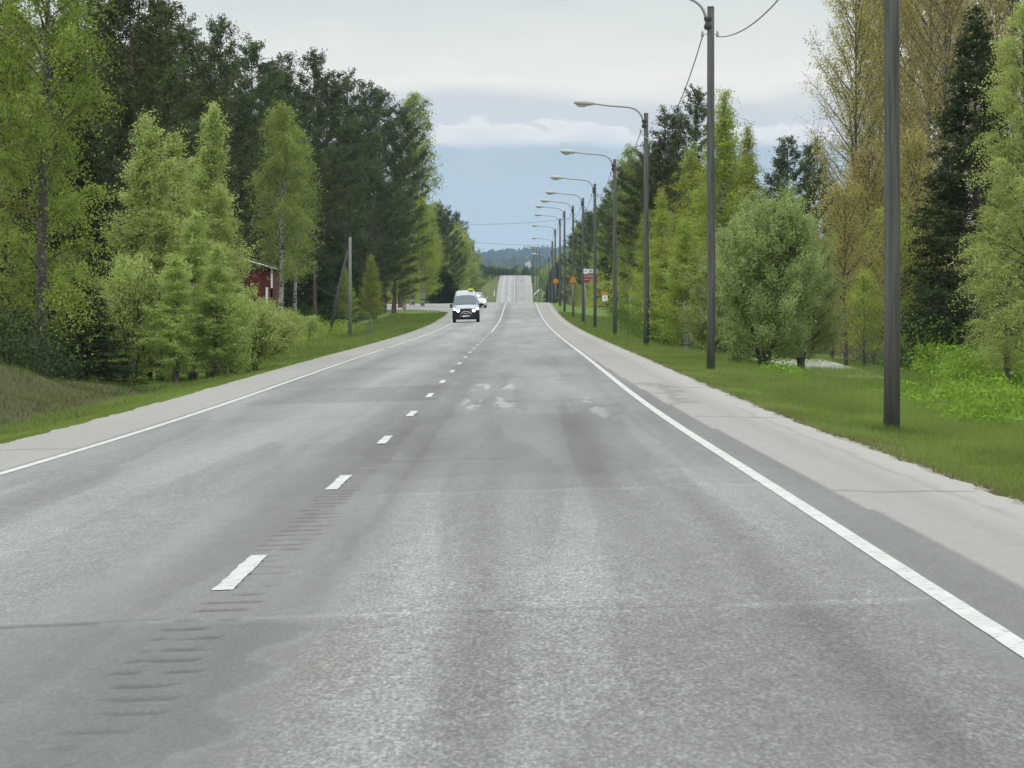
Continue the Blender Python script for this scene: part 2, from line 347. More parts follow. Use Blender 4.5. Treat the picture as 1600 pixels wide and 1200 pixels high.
# crackled pale repairs where the surface has broken up
cr = ((fnoise(RR*5+9, ZG*0.20, 4) > 0.55))*((sstep(0.55, 0.75, RR)*sstep(1.0, 0.95, RR)+sstep(1.1, 1.2, RR)*sstep(1.5, 1.35, RR))*sstep(58, 61, ZG)*sstep(80, 76, ZG))
cr2 = (fnoise(RR*5+29, ZG*0.16, 4) > 0.56)*(sstep(2.2, 2.3, RR)*sstep(2.8, 2.6, RR)*sstep(50, 52, ZG)*sstep(66, 63, ZG))
tint = tint*(1 + 0.62*np.clip(cr+cr2, 0, 1))[..., None]
# thin cracks and paving seams
def crack(z, r0, r1, k, ph):
    global tint
    zc = z+0.5*(fnoise(RR*2.2+ph, RR*0+ph, 3)-0.5)*(z/20)
    tint = tint*(1+k*np.exp(-((ZG-zc)/(0.05+0.0025*z))**2)*(RR > r0)*(RR < r1))[..., None]
for z, r0, r1, k, ph in ((29.5, 3.75, 4.8, -.35, 1), (52, 3.75, 4.8, -.35, 2), (46, -4.6, -3.4, -.35, 3), (18.2, -1.3, -0.1, -.3, 4), (38.5, 0.2, 1.4, -.22, 5), (57, -3.2, 0.3, -.2, 6), (63.5, 0.9, 3.2, -.25, 7), (84, 0.1, 3.3, -.25, 8), (31, 0.4, 3.3, .18, 9), (100, -3.3, 0, -.2, 10), (72, 3.8, 4.8, -.4, 11), (24, -3.3, -1.6, -.15, 12)): crack(z, r0, r1, k, ph)
for r, z0, z1, k in ((0.52, 18, 64, -.16), (2.95, 30, 80, -.12), (-0.75, 30, 110, -.10), (4.55, 24, 60, -.2)):
    rc_ = r+0.10*(fnoise(ZG*0.5+r*9, ZG*0, 3)-0.5); tint = tint*(1+k*np.exp(-((RR-rc_)/0.035)**2)*sstep(z0, z0+3, ZG)*sstep(z1, z1-6, ZG))[..., None]
dk = (fnoise(RR*4+70, ZG*0.2+4, 3) > 0.60)*sstep(0.5, 0.6, RR)*sstep(1.7, 1.5, RR)*sstep(55, 58, ZG)*sstep(92, 88, ZG)
tint = tint*(1 - 0.15*dk)[..., None]
# milled rumble strip grooves, their shade painted into the tint, along the centre (every 0.6 m)
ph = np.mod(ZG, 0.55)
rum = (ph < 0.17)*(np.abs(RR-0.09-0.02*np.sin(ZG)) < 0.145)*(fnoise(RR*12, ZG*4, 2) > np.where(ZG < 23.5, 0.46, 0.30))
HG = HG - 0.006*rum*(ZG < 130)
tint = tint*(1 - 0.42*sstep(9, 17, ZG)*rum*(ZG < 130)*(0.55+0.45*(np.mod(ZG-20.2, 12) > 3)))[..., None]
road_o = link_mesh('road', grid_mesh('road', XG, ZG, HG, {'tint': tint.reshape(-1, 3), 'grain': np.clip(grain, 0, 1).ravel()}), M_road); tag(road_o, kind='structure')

# painted markings: sheets 4 mm above the road
def strip(name, r0, r1, z0, z1, step=0.5, worn=0.0, kk=0):
    zs = np.arange(z0, z1+1e-6, step)
    a = r0 + worn*(fnoise(zs*3+kk, zs*0+kk, 2)-0.5)*2; b = r1 + worn*(fnoise(zs*3+kk+50, zs*0+kk, 2)-0.5)*2
    out = []
    R2 = np.stack([a, b], 1); Z2 = np.stack([zs, zs], 1)
    return R2 + cx(Z2), Z2, surf(R2, Z2) + 0.004
def marks(name, strips):
    Vs, Fs, b = [], [], 0
    for X2, Z2, H2 in strips:
        n = len(X2); Vs.append(np.stack([X2, Z2, H2], -1).reshape(-1, 3)); i = np.arange(n-1)*2+b
        Fs.append(np.stack([i, i+1, i+3, i+2], 1)); b += 2*n
    return tag(link_mesh(name, np_mesh(name, np.concatenate(Vs), np.concatenate(Fs)), M_paint), kind='structure')
ed = []
for a, b, c0, c1, st in ((LN-0.05, LN+0.05, -10, 480, 0.5), (LN-0.05, LN+0.05, 1040, 1400, 4)): ed.append(strip('', a, b, c0, c1, st, 0.003))
ed.append(strip('', -LN-0.05, -LN+0.05, -10, 150, 0.5, 0.004, 3)); ed.append(strip('', -LN-0.05, -LN+0.05, 153, 178, 0.5, 0.012, 3))
ed.append(strip('', -LN-0.05, -LN+0.05, 181, 360, 0.5, 0.012, 3)); ed.append(strip('', -LN-0.05, -LN+0.05, 1040, 1400, 4))
marks('edge_line_marking', ed)
cs = [strip('', -0.05, 0.05, 20.2+12*k, 23.2+12*k, 0.15, 0.010, k) for k in range(-1, 20)]
cs.append(strip('', 0.02, 0.12, 216, 480, 0.5)); cs.append(strip('', -0.06, 0.06, 1040, 1400, 4))
marks('centre_line_marking', cs)

# side road on the left before the crest, gravel track on the right, paved stop beyond the dip
M_side = pmat('side_asphalt', (0.30, 0.29, 0.275), 0.9, var=0.15, vscale=0.5)
def sheet(name, pts_near, pts_far, mat, lift=0.03, n=14):
    A = np.array(pts_near, float); B = np.array(pts_far, float); Vs = []
    for s in np.linspace(0, 1, n):
        p = A*(1-s)+B*s; Vs.append(np.stack([p[:, 0], p[:, 1], ground(p[:, 0], p[:, 1], False)+lift], 1))
    V = np.concatenate(Vs); nc = len(A); i = np.arange((n-1)*nc).reshape(n-1, nc)[:, :-1].ravel()
    return tag(link_mesh(name, np_mesh(name, V, np.stack([i, i+1, i+nc+1, i+nc], 1), None, True), mat), kind='structure')
xs = [-5.35, -6.0, -7.2, -9, -14, -22, -40, -70]
sheet('side_road', list(zip(xs, [350, 374, 384, 388, 390, 392, 395, 400])), list(zip(xs, [452, 446, 442, 440, 438, 438, 440, 445])), M_side)
M_grav = pmat('pale_gravel', (0.42, 0.41, 0.40), 0.95, var=0.25, vscale=3)
sheet('gravel_track', [(8.0, 107), (8.8, 105.5), (9.9, 106)], [(8.2, 140), (9.4, 142), (10.8, 143)], M_grav, 0.12)

# far hills (forest covered ridge), behind everything
def hill(name, Y, depth, prof, col, bump, seed):
    xs_ = np.linspace(-1500, 1600, 1600); r2 = np.random.default_rng(seed)
    pk = np.interp(xs_, *zip(*prof)) + CZ
    sp = np.repeat(r2.random(400), 4)*bump*0.7 + r2.random(1600)*bump*0.5
    rowsV = []
    for s, k in ((0, 0.0), (0.2, 0.35), (0.45, 0.62), (0.7, 0.85), (0.92, 0.98), (1.0, 1.0), (1.25, 0.6), (1.6, 0.0)):
        z = -20 + (pk+20)*k + (sp*(0.3+0.7*k) if k > 0 else 0)*(1 if k < 1 else 1) + r2.random(1600)*bump*0.5*(0 < k)
        rowsV.append(np.stack([xs_, np.full(1600, Y+depth*s)+r2.random(1600)*depth*0.03, z], 1))
    V = np.concatenate(rowsV); i = np.arange(7*1600).reshape(7, 1600)[:, :-1].ravel()
    m = pmat(name+'_forest', col, 0.95, var=0.5, vscale=0.02)
    return tag(link_mesh(name, np_mesh(name, V, np.stack([i, i+1, i+1601, i+1600], 1)), m), kind='structure')
hill('hills', 5200, 1400, [(-1500, 60), (-150, 68), (-41, 73), (0, 76), (62, 80), (400, 84), (1600, 90)], (0.018, 0.026, 0.02), 8, 3)
hill('near_hills', 3000, 500, [(-1500, 34), (-60, 30), (0, 31), (60, 33), (400, 45), (1600, 60)], (0.028, 0.04, 0.026), 7, 5)

# ------------------------------------------------------------------ vegetation
def leaf_mat(name, ca, cb, trans=0.35, hue=0.0, cc=None):
    m = bpy.data.materials.new(name); m.use_nodes = True; t = m.node_tree
    for n in list(t.nodes): t.nodes.remove(n)
    a = nd(t, 'ShaderNodeAttribute', attribute_name='v'); oi = nd(t, 'ShaderNodeObjectInfo')
    c = ramp(t, a.outputs['Fac'], [(0.0, ca), (0.75, cb), (1.0, cc or cb)])
    hv = nd(t, 'ShaderNodeHueSaturation'); t.links.new(c, hv.inputs['Color'])
    t.links.new(mth(t, 'ADD', 0.5-hue/2, mth(t, 'MULTIPLY', oi.outputs['Random'], hue)), hv.inputs['Hue'])
    t.links.new(mth(t, 'ADD', 0.85, mth(t, 'MULTIPLY', oi.outputs['Random'], 0.3)), hv.inputs['Value'])
    d = nd(t, 'ShaderNodeBsdfDiffuse'); tr = nd(t, 'ShaderNodeBsdfTranslucent'); mx = nd(t, 'ShaderNodeMixShader')
    t.links.new(hv.outputs[0], d.inputs[0]); t.links.new(hv.outputs[0], tr.inputs[0]); mx.inputs[0].default_value = trans
    t.links.new(d.outputs[0], mx.inputs[1]); t.links.new(tr.outputs[0], mx.inputs[2])
    o = nd(t, 'ShaderNodeOutputMaterial'); t.links.new(mx.outputs[0], o.inputs[0])
    return m
def bark_mat(name, lo, hi, sx, sz, stops=(0.35, 0.65)):
    m = bpy.data.materials.new(name); m.use_nodes = True; t = m.node_tree; b = t.nodes['Principled BSDF']
    g = nd(t, 'ShaderNodeTexCoord'); mp = nd(t, 'ShaderNodeMapping'); mp.inputs['Scale'].default_value = (sx, sx, sz)
    t.links.new(g.outputs['Object'], mp.inputs[0])
    f = noise(t, mp.outputs[0], 1.0, 4, 0.65)
    t.links.new(ramp(t, f, [(stops[0], lo), (stops[1], hi)]), b.inputs['Base Color']); b.inputs['Roughness'].default_value = 0.9
    return m
ML = {
 'birch': leaf_mat('birch_leaves', (0.130, 0.180, 0.032), (0.31, 0.385, 0.075), 0.5, 0.02, (0.41, 0.49, 0.12)),
 'sapling': leaf_mat('young_birch_leaves', (0.27, 0.345, 0.105), (0.52, 0.61, 0.20), 0.55, 0.015, (0.62, 0.70, 0.28)),
 'limebirch': leaf_mat('lime_leaves', (0.20, 0.255, 0.050), (0.41, 0.48, 0.095), 0.5, 0.02),
 'pine': leaf_mat('pine_needles', (0.042, 0.058, 0.026), (0.115, 0.145, 0.060), 0.25, 0.02),
 'spruce': leaf_mat('spruce_needles', (0.024, 0.036, 0.018), (0.070, 0.096, 0.040), 0.15, 0.02),
 'bronze': leaf_mat('bronze_leaves', (0.21, 0.19, 0.06), (0.49, 0.425, 0.15), 0.5, 0.03),
 'willow': leaf_mat('willow_leaves', (0.17, 0.225, 0.075), (0.39, 0.47, 0.18), 0.5, 0.02, (0.50, 0.58, 0.26)),
 'weeds': leaf_mat('weed_leaves', (0.085, 0.145, 0.024), (0.20, 0.32, 0.045), 0.4, 0.0, (0.28, 0.40, 0.08)),
 'grass': leaf_mat('grass_blades', (0.105, 0.145, 0.040), (0.205, 0.275, 0.072), 0.4, 0.0, (0.33, 0.35, 0.14)),
 'under': leaf_mat('undergrowth_leaves', (0.035, 0.062, 0.016), (0.105, 0.165, 0.036), 0.35, 0.0),
}
MBK = {
 'birch': bark_mat('birch_bark', (0.045, 0.042, 0.04), (0.36, 0.35, 0.32), 3, 7, (0.42, 0.50)),
 'pine': bark_mat('pine_bark', (0.045, 0.035, 0.028), (0.14, 0.092, 0.066), 5, 2),
 'grey': bark_mat('grey_bark', (0.04, 0.036, 0.03), (0.115, 0.105, 0.09), 6, 2),
 'aspen': bark_mat('aspen_bark', (0.07, 0.065, 0.05), (0.15, 0.135, 0.10), 3, 4),
}
def unit(v): return v/np.maximum(np.linalg.norm(v, axis=-1, keepdims=True), 1e-9)
def leaves_mesh(name, P, size, v, asp=0.6, up=0.0, flat=0.0, g=None):
    n = len(P); g = g or np.random.default_rng(1)
    a = g.normal(size=(n, 3)); a[:, 2] = a[:, 2]*(1-flat) + up; a = unit(a)
    b = unit(np.cross(a, g.normal(size=(n, 3)))); s = (size*(0.6+0.8*g.random(n)))[:, None]
    V = np.stack([P-a*s*0.5, P+b*s*0.5*asp, P+a*s*0.5, P-b*s*0.5*asp], 1).reshape(-1, 3)
    Fq = np.arange(4*n).reshape(n, 4)
    return np_mesh(name, V, Fq, {'v': np.repeat(v, 4)})
def tubes_np(paths, radii, sides=5):
    """paths (n,k,3), radii (n,k)"""
    n, k, _ = paths.shape
    d = np.gradient(paths, axis=1); d = unit(d)
    ref = np.where(np.abs(d[..., 2:3]) > 0.9, np.array([1.0, 0, 0]), np.array([0, 0, 1.0]))
    a = unit(np.cross(d, ref)); b = np.cross(d, a); th = np.arange(sides)*2*np.pi/sides
    V = paths[:, :, None] + radii[:, :, None, None]*(a[:, :, None]*np.cos(th)[None, None, :, None] + b[:, :, None]*np.sin(th)[None, None, :, None])
    idx = np.arange(n*k*sides).reshape(n, k, sides); i0 = idx[:, :-1]; i1 = idx[:, 1:]
    Fq = np.stack([i0, np.roll(i0, -1, 2), np.roll(i1, -1, 2), i1], -1).reshape(-1, 4)
    return V.reshape(-1, 3), Fq
def make_tree(kind, seed, H, R, cb, prof, nb, el0, el1, bend, tl, ntw, nlf, ls, droop=0.0, sig=0.06, asp=0.6, up=0.0, flat=0.0,
              tr=0.012, stems=1, stem_spread=0.0, inner=0.25, jit=0.35, az_gaps=0.0, topfork=0):
    g = np.random.default_rng(seed)
    SP, SR_ = [], []; BP, BR = [], []; TS, TD, TLn, TV = [], [], [], []
    for s in range(stems):
        az = g.random()*6.28; k = 9; t = np.linspace(0, 1, k); hs = H*(1 if s == 0 else g.uniform(0.72, 0.98))
        lean = stem_spread*(0.3+0.7*g.random()) if stems > 1 else g.uniform(0, 0.02)*H
        off = np.stack([np.cos(az)*lean*t**1.2, np.sin(az)*lean*t**1.2], 1) + np.cumsum(g.normal(size=(k, 2)), 0)*H*0.0025
        base = np.array([np.cos(az), np.sin(az)])*(0.12*H*0.1 if stems > 1 else 0)
        path = np.concatenate([off+base, (t*hs)[:, None]], 1); path[0, 2] = -0.35
        r0 = tr*H*(1 if stems == 1 else 0.62)
        SP.append(path); SR_.append(r0*(1-t*0.96)*(1+0.35*np.exp(-t*14)))
        n = nb//stems
        u = (np.arange(n)+g.random(n)*0.9)/n
        u = u**0.9; ht = (cb+(1-cb)*u*0.985)
        o = np.stack([np.interp(ht, t, path[:, j]) for j in range(3)], 1)
        azb = np.arange(n)*2.39996+g.normal(size=n)*0.5+s
        Lb = R*prof(u)*(1-jit/2+jit*g.random(n))
        Lb = Lb*(1+0.25*np.sin(azb*2+seed))
        if az_gaps: Lb = Lb*np.where(g.random(n) < az_gaps, 0.35, 1.0)
        el = el0+(el1-el0)*u + g.normal(size=n)*0.10
        kk = 6; q = np.linspace(0, 1, kk)[None, :, None]
        dirh = np.stack([np.cos(azb), np.sin(azb), np.zeros(n)], 1)[:, None]; upv = np.array([0, 0, 1.0])
        p = o[:, None] + Lb[:, None, None]*(q*np.cos(el)[:, None, None]*dirh + upv*(q*np.sin(el)[:, None, None] + bend*q*q))
        BP.append(p); rb = 0.011*Lb+0.006; BR.append(rb[:, None]*(1-0.85*np.linspace(0, 1, kk))[None])
        m = np.maximum(2, (ntw*Lb/R).astype(int)); bi = np.repeat(np.arange(n), m)
        qs = inner+(1-inner)*g.random(len(bi))**0.8
        fi = qs*(kk-1); i0 = np.minimum(fi.astype(int), kk-2); fr = (fi-i0)[:, None]
        st = p[bi, i0]*(1-fr)+p[bi, i0+1]*fr; bd = unit(p[bi, i0+1]-p[bi, i0])
        dr = unit(bd*0.9 + g.normal(size=st.shape)*np.array([0.6, 0.6, 0.45]))
        TS.append(st); TD.append(dr); TLn.append(tl*(0.5+g.random(len(bi)))*(1.15-0.45*ht[bi])); TV.append(g.random(len(bi))*0.40 + 0.40*g.random(n)[bi])
    TS = np.concatenate(TS); TD = np.concatenate(TD); TLn = np.concatenate(TLn); TV = np.concatenate(TV)
    # leading shoot
    v1, f1 = tubes_np(np.array(SP), np.array(SR_), 8); bp = np.concatenate(BP); v2, f2 = tubes_np(bp, np.concatenate(BR), 4)
    q3 = np.linspace(0, 1, 3)[None, :, None]; sel = g.random(len(TS)) < min(1.0, 1500/len(TS))
    tp = TS[sel][:, None] + TD[sel][:, None]*TLn[sel][:, None, None]*q3; tp[:, :, 2] -= (droop*TLn[sel])[:, None]*q3[0, :, 0]**2
    v3, f3 = tubes_np(tp, np.full(tp.shape[:2], 0.005)*np.array([1, 0.8, 0.4]), 3)
    tv = np.concatenate([v1, v2, v3]); tf = np.concatenate([f1, f2+len(v1), f3+len(v1)+len(v2)])
    trunk = np_mesh(kind+'_trunk', tv, tf, None, True)
    ti = np.repeat(np.arange(len(TS)), nlf); s = g.random(len(ti))
    P = TS[ti] + TD[ti]*(TLn[ti]*s)[:, None]; P[:, 2] -= droop*TLn[ti]*s*s
    P += g.normal(size=P.shape)*sig
    P[:, 2] = np.maximum(P[:, 2], 0.12)
    v = np.clip(TV[ti]+g.random(len(ti))*0.3, 0, 1)
    crown = leaves_mesh(kind+'_crown', P, ls, v, asp, up, flat, g)
    return trunk, crown, H, R
col_ = lambda u: np.clip(1.0-0.15*u-0.85*u**3.0, 0.05, 1)*np.clip(0.65+1.6*u, 0, 1)
ovl = lambda u: np.clip(np.sin(np.pi*np.clip(0.16+0.82*u, 0, 1))**0.7, 0.08, 1)
cone = lambda u: np.clip(1.02-u, 0.03, 1)**0.85
pinep = lambda u: np.clip(1.0-0.86*u**2.6, 0.16, 1)*np.clip(0.6+1.0*u, 0, 1)
SPEC = {
 'birch_near': [make_tree('birch', 11+i, 13, 2.3, 0.06, lambda u: np.clip(np.sin(np.pi*np.clip(0.26+0.72*u, 0, 1))**0.6, 0.08, 1), 72, 0.65, 1.15, -0.22, 0.85, 46, 24, 0.064, droop=0.75, sig=0.055) for i in range(2)],
 'birch': [make_tree('birch', 21+i, 12, 2.2, 0.22, ovl, 70, 0.85, 1.2, -0.18, 0.85, 26, 13, 0.105, droop=0.8, sig=0.09) for i in range(3)],
 'sapling': [make_tree('birch', 31+i, 8, 1.25, 0.04, col_, 95, 0.85, 1.30, -0.06, 0.45, 30, 24, 0.056, droop=0.10, sig=0.055, jit=0.7) for i in range(3)],
 'limebirch': [make_tree('birch', 41+i, 11, 2.1, 0.05, lambda u: np.clip(1.05-u**1.5, 0.12, 1)*np.clip(0.8+u, 0, 1), 130, 0.85, 1.3, -0.05, 0.55, 28, 20, 0.070, droop=0.1, sig=0.08) for i in range(2)],
 'pine': [make_tree('pine', 51+i, 18, 2.7, (0.26, 0.20, 0.34, 0.10)[i], pinep, (105, 112, 92, 125)[i], 0.05, 0.80, 0.20, 0.55, 26, 13, 0.20, sig=0.10, asp=0.32, up=0.25, jit=0.75, az_gaps=0.12, tr=0.010) for i in range(4)],
 'spruce': [make_tree('spruce', 61+i, 12, 2.2, 0.03, cone, 270, -0.25, 0.30, 0.14, 0.45, 34, 17, 0.11, droop=0.5, sig=0.04, asp=0.35, up=-0.2, jit=0.28) for i in range(2)],
 'aspen': [make_tree('aspen', 71+i, 16, 2.6, 0.10, lambda u: ovl(u)*0.9, 95, 0.75, 1.15, 0.12, 0.75, 22, 17, 0.072, sig=0.10, droop=0.0, tr=0.0065) for i in range(3)],
 'bronze': [make_tree('aspen', 81+i, 8, 2.0, 0.06, ovl, 80, 0.7, 1.2, 0.0, 0.6, 24, 10, 0.075, sig=0.10) for i in range(2)],
 'willow': [make_tree('willow', 91+i, 4.6, 1.65, 0.09, lambda u: np.clip(np.sin(np.pi*np.clip(0.22+0.72*u, 0, 1))**0.6, 0.08, 1), 150, 0.3, 1.3, 0.02, 0.40, 30, 22, 0.060, sig=0.06, stems=6, stem_spread=1.0, tr=0.022) for i in range(2)],
 'shrub': [make_tree('shrub', 97+i, 2.4, 1.2, 0.05, ovl, 60, 0.6, 1.2, 0.0, 0.35, 18, 14, 0.065, sig=0.06, stems=5, stem_spread=0.7, tr=0.015) for i in range(2)],
}
KM = {'birch_near': ('birch', 'birch'), 'birch': ('birch', 'birch'), 'sapling': ('sapling', 'grey'), 'limebirch': ('limebirch', 'birch'), 'pine': ('pine', 'pine'),
      'spruce': ('spruce', 'grey'), 'aspen': ('bronze', 'aspen'), 'bronze': ('bronze', 'grey'), 'willow': ('willow', 'grey'), 'shrub': ('sapling', 'grey')}
NM = {'birch_near': 'birch_tree', 'birch': 'birch_tree', 'sapling': 'young_birch', 'limebirch': 'young_birch', 'pine': 'pine_tree', 'spruce': 'spruce_tree',
      'aspen': 'aspen_tree', 'bronze': 'aspen_tree', 'willow': 'willow_bush', 'shrub': 'shrub'}
ntree = [0]
def tree(kind, x, Z, ytop=None, label='', w=1.0, var=None, h=None, group=None, mat=None, X=None, bark=None):
    i = ntree[0]; ntree[0] += 1
    vs = SPEC[kind]; tr, cr, H, R = vs[(i if var is None else var) % len(vs)]
    if X is None: X = (x-800)*Z/F
    z0 = gz(X, Z); top = CZ + (470-ytop)*Z/F if ytop is not None else z0+h
    hh = max(0.6, top-z0); s = hh/(H*1.0)
    o = empty(NM[kind], (X, Z, z0), (i*2.39) % 6.28); sx = s**0.5*w if kind != 'pine' else s**0.7*w
    o.scale = (sx, sx, s)
    tm = MBK[bark or KM[kind][1]]; lm = ML[mat or KM[kind][0]]
    if bark:
        key = tr.name+'|'+bark
        if key not in bpy.data.meshes:
            c2 = tr.copy(); c2.name = key; c2.materials.clear(); c2.materials.append(tm)
        tr = bpy.data.meshes[key]
    t_ = link_mesh('trunk', tr, tm, o)
    if mat:
        key = cr.name+'|'+mat
        if key not in bpy.data.meshes:
            c2 = cr.copy(); c2.name = key; c2.materials.clear(); c2.materials.append(lm)
        cr = bpy.data.meshes[key]
    c_ = link_mesh('crown', cr, lm, o)
    if kind in ('birch_near',): pass
    cat = {'shrub': 'shrub', 'willow': 'bush'}.get(kind, 'tree')
    tag(o, label, cat, group); return o

# ---- left side, front
G1 = 'bright young birches on the left verge'; G2 = 'pines along the left skyline'; G3 = 'dark pines inside the left forest'
tree('birch_near', 62, 104, -290, 'tall bright green birch filling the upper left corner of the view', 1.0, 0, bark='grey')
tree('birch_near', -45, 108, -260, 'yellow-green birch cut by the left edge of the photo', 1.1, 1)
tree('sapling', 232, 122, 178, 'young bright birch with pointed top, leftmost of the roadside clump', 1.3, 0, group=G1)
tree('sapling', 272, 126, 205, 'slender lime birch, second from the left in the roadside clump', 1.3, 1, group=G1)
tree('sapling', 328, 124, 160, 'tallest young birch of the clump, bushy leaning top', 1.08, 2, group=G1)
tree('sapling', 340, 122, 290, 'lower young birch on the right flank of the roadside clump', 1.0, 0, group=G1)
tree('sapling', 195, 120, 400, 'short young birch at the dark foot of the spruces left of the clump', 1.2, 1, group=G1)
tree('sapling', 300, 119, 330, 'bushy young birch standing in front of the middle of the clump', 1.3, 2, group=G1)
tree('sapling', 305, 128, 245, 'thin young birch filling the gap left of the tallest one', 1.0, 2, group=G1)
tree('sapling', 352, 121, 380, 'lowest young birch on the right rim of the roadside clump', 0.95, 1, group=G1)
tree('sapling', 250, 121, 330, 'bushy young birch in front of the leftmost spire', 1.6, 2, group=G1)
tree('sapling', 335, 118, 380, 'low front young birch in the middle of the roadside clump', 1.3, 0, group=G1)
tree('sapling', 275, 117, 400, 'shorter young birch at the grass edge of the clump', 1.4, 1, group=G1)
tree('shrub', 168, 119, 478, 'small pale shrub sprouting left of the young birch clump', 0.8)
tree('shrub', 398, 124, 492, 'rounded green shrub below the red cabin', 1.2)
tree('shrub', 362, 119, 470, 'low leafy shrub at the foot of the birch clump by the verge', 0.8)
tree('shrub', 215, 118, 430, 'leafy shrub at the base of the leftmost young birch', 0.8)
tree('shrub', 408, 170, 478, 'leafy shrub half covering the red cabin', 1.0)
tree('shrub', 455, 185, 492, 'light green shrub right of the white birch trunk', 1.0)
tree('shrub', 480, 200, 498, 'feathery low shrub in front of the leaning pole brace', 0.9)
tree('shrub', 425, 150, 500, 'wide yellow-green bush under the drooping birch', 1.1)
tree('spruce', 135, 112, 420, 'low shaded spruce between the bank and the birch clump', 1.4, 1)
tree('spruce', 105, 132, 60, 'dark spruce directly behind the upper left birch', 1.2, 0)
tree('spruce', 10, 128, 120, 'black-green spruce at the left edge behind the bank', 1.3, 1)
tree('pine', 205, 150, -60, 'big dark pine whose dark boughs reach over the young birches', 1.25, 3)
tree('spruce', 165, 138, 330, 'small shaded spruce between the big birch and the birch clump', 1.2, 1)
tree('pine', 150, 165, -90, 'tall dark pine rising behind the upper left birch out of frame', 1.1, 0, group=G2)
sky = [(252, 205, 8, 'with an airy crown, leftmost against the sky'), (288, 222, 42, 'with two thin tips'), (322, 232, 78, 'slightly lower than its neighbours'),
       (352, 236, 40, 'with a broad spiky top above the young birches'), (392, 248, 70, 'with a loose right-hand side'), (425, 300, 118, 'in the dip of the skyline'),
       (445, 286, 92, 'with the sharpest pointed top after the dip'), (482, 300, 92, 'with a knobbly twin top'), (512, 312, 128, 'narrow and lower'),
       (545, 330, 124, 'with layered boughs'), (572, 350, 134, 'above the leaning utility pole'), (600, 380, 150, 'with dark boughs sweeping right'), (625, 405, 172, 'last before the tall pale birch')]
for i, (x, Z, y, d) in enumerate(sky): tree('pine', x, Z, y-6, 'dark skyline pine '+d, 1.05+0.12*(i % 3), (0, 1, 3, 2)[i % 4], group=G2)
tree('pine', 492, 262, 240, 'pine with a bare reddish trunk left of the grey pole', 1.0, 2)
tree('pine', 615, 372, 300, 'low-boughed pine leaning branches towards the side road', 1.5, 3)
tree('pine', 585, 340, 260, 'pine standing behind the grey utility pole', 1.3, 1, group=G3)
tree('birch', 438, 215, 168, 'drooping birch with a white trunk beside the red cabin', 1.02, 0)
tree('birch', 462, 240, 205, 'second drooping birch, right behind the white trunk', 0.85, 1)
tree('birch', 643, 425, 150, 'tall pale birch ending the left forest edge beside the sky', 1.25, 2)
tree('limebirch', 660, 415, 300, 'leafy deciduous tree above the side road corner', 1.3, 0)
tree('limebirch', 632, 390, 330, 'green roadside tree left of the side road corner', 1.1, 1)
tree('limebirch', 580, 300, 400, 'small shaded deciduous tree behind the grey pole', 1.0, 0)
tree('limebirch', 540, 285, 420, 'small shaded tree between the pole and its brace', 0.9, 1)
g9 = np.random.default_rng(5)
for k in range(58):
    Z = 150+ (k/58)*330; X = -(13.5 + g9.random()*24 + (Z-150)*0.012)
    lim = np.interp(800+F*X/Z, [0, 200, 290, 400, 560, 660], [-40, 40, 80, 150, 170, 230])
    tree('pine', 0, Z, min(460, lim+25+g9.random()*70), 'dark pine standing deep inside the left-hand forest', 1.25, k, group=G3, X=X)
for k in range(16):
    Z = 135+k*19; X = -(12.2+g9.random()*3.0+0.004*Z)
    tree('spruce', 0, Z, 330+g9.random()*90, 'shaded small spruce under the pines of the left forest', 1.35, k, group='small spruces under the left pines', X=X)

# ---- left side beyond the side road
far_l = [(686, 560, 322, 'pine', 'first'), (698, 620, 330, 'pine', 'second'), (710, 700, 338, 'pine', 'third'), (718, 780, 350, 'pine', 'fourth'), (728, 870, 362, 'limebirch', 'fifth'),
         (733, 960, 376, 'pine', 'sixth'), (739, 1060, 390, 'limebirch', 'seventh'), (728, 660, 372, 'birch', 'eighth')]
for x, Z, y, k, d in far_l[:7]:
    tree(k, x, Z, y-4, d+' tree of the far left row beyond the side road, counted towards the crest', 0.95, group='trees of the far left row')
tree('willow', 700, 640, 372, 'pale rounded willow beyond the side road', 1.6, 0, mat='sapling', group='willows by the far left row')
tree('willow', 722, 780, 394, 'smaller pale willow right of the rounded one', 1.5, 1, group='willows by the far left row')
tree('spruce', 690, 470, 415, 'dark low spruce beside the side road mouth', 1.5, 0)
tree('spruce', 700, 480, 425, 'second dark low spruce behind the white taxi van', 1.5, 1)
tree('limebirch', 674, 480, 330, 'green tree just past the side road mouth', 1.5, 1)
for k in range(26):
    Z = 520+k*24; X = -(12.5+0.2*(k % 3)+7*g9.random()+0.001*Z)
    yl = np.interp(800+F*X/Z, [650, 690, 745, 756], [300, 325, 385, 398])
    kd = ('pine', 'limebirch', 'pine', 'birch')[k % 4]; tree(kd, 0, Z, yl+8+10*g9.random(), 'distant %s in the wood left of the dip' % {'pine': 'dark pine', 'limebirch': 'lime-green birch', 'birch': 'drooping birch'}[kd], 1.25, group='wood left of the dip', X=X)
for k in range(12):
    x = 752+k*4.2+g9.random()*2; tree('pine', x, 1210+k*14 if x < 782 else 1420+k*12, 424-6*g9.random()-(6 if k < 4 else 0), 'tiny dark pine at the second crest left of the road', 1.8, k, group='dark pines at the second crest')
for k in range(20):
    x = 770+k*4.6+g9.random()*3; tree('pine' if k % 3 else 'birch', x, 1560+g9.random()*160, 421-7*g9.random(), 'tiny dark tree beyond the second crest', 1.8, k, group='trees beyond the second crest')

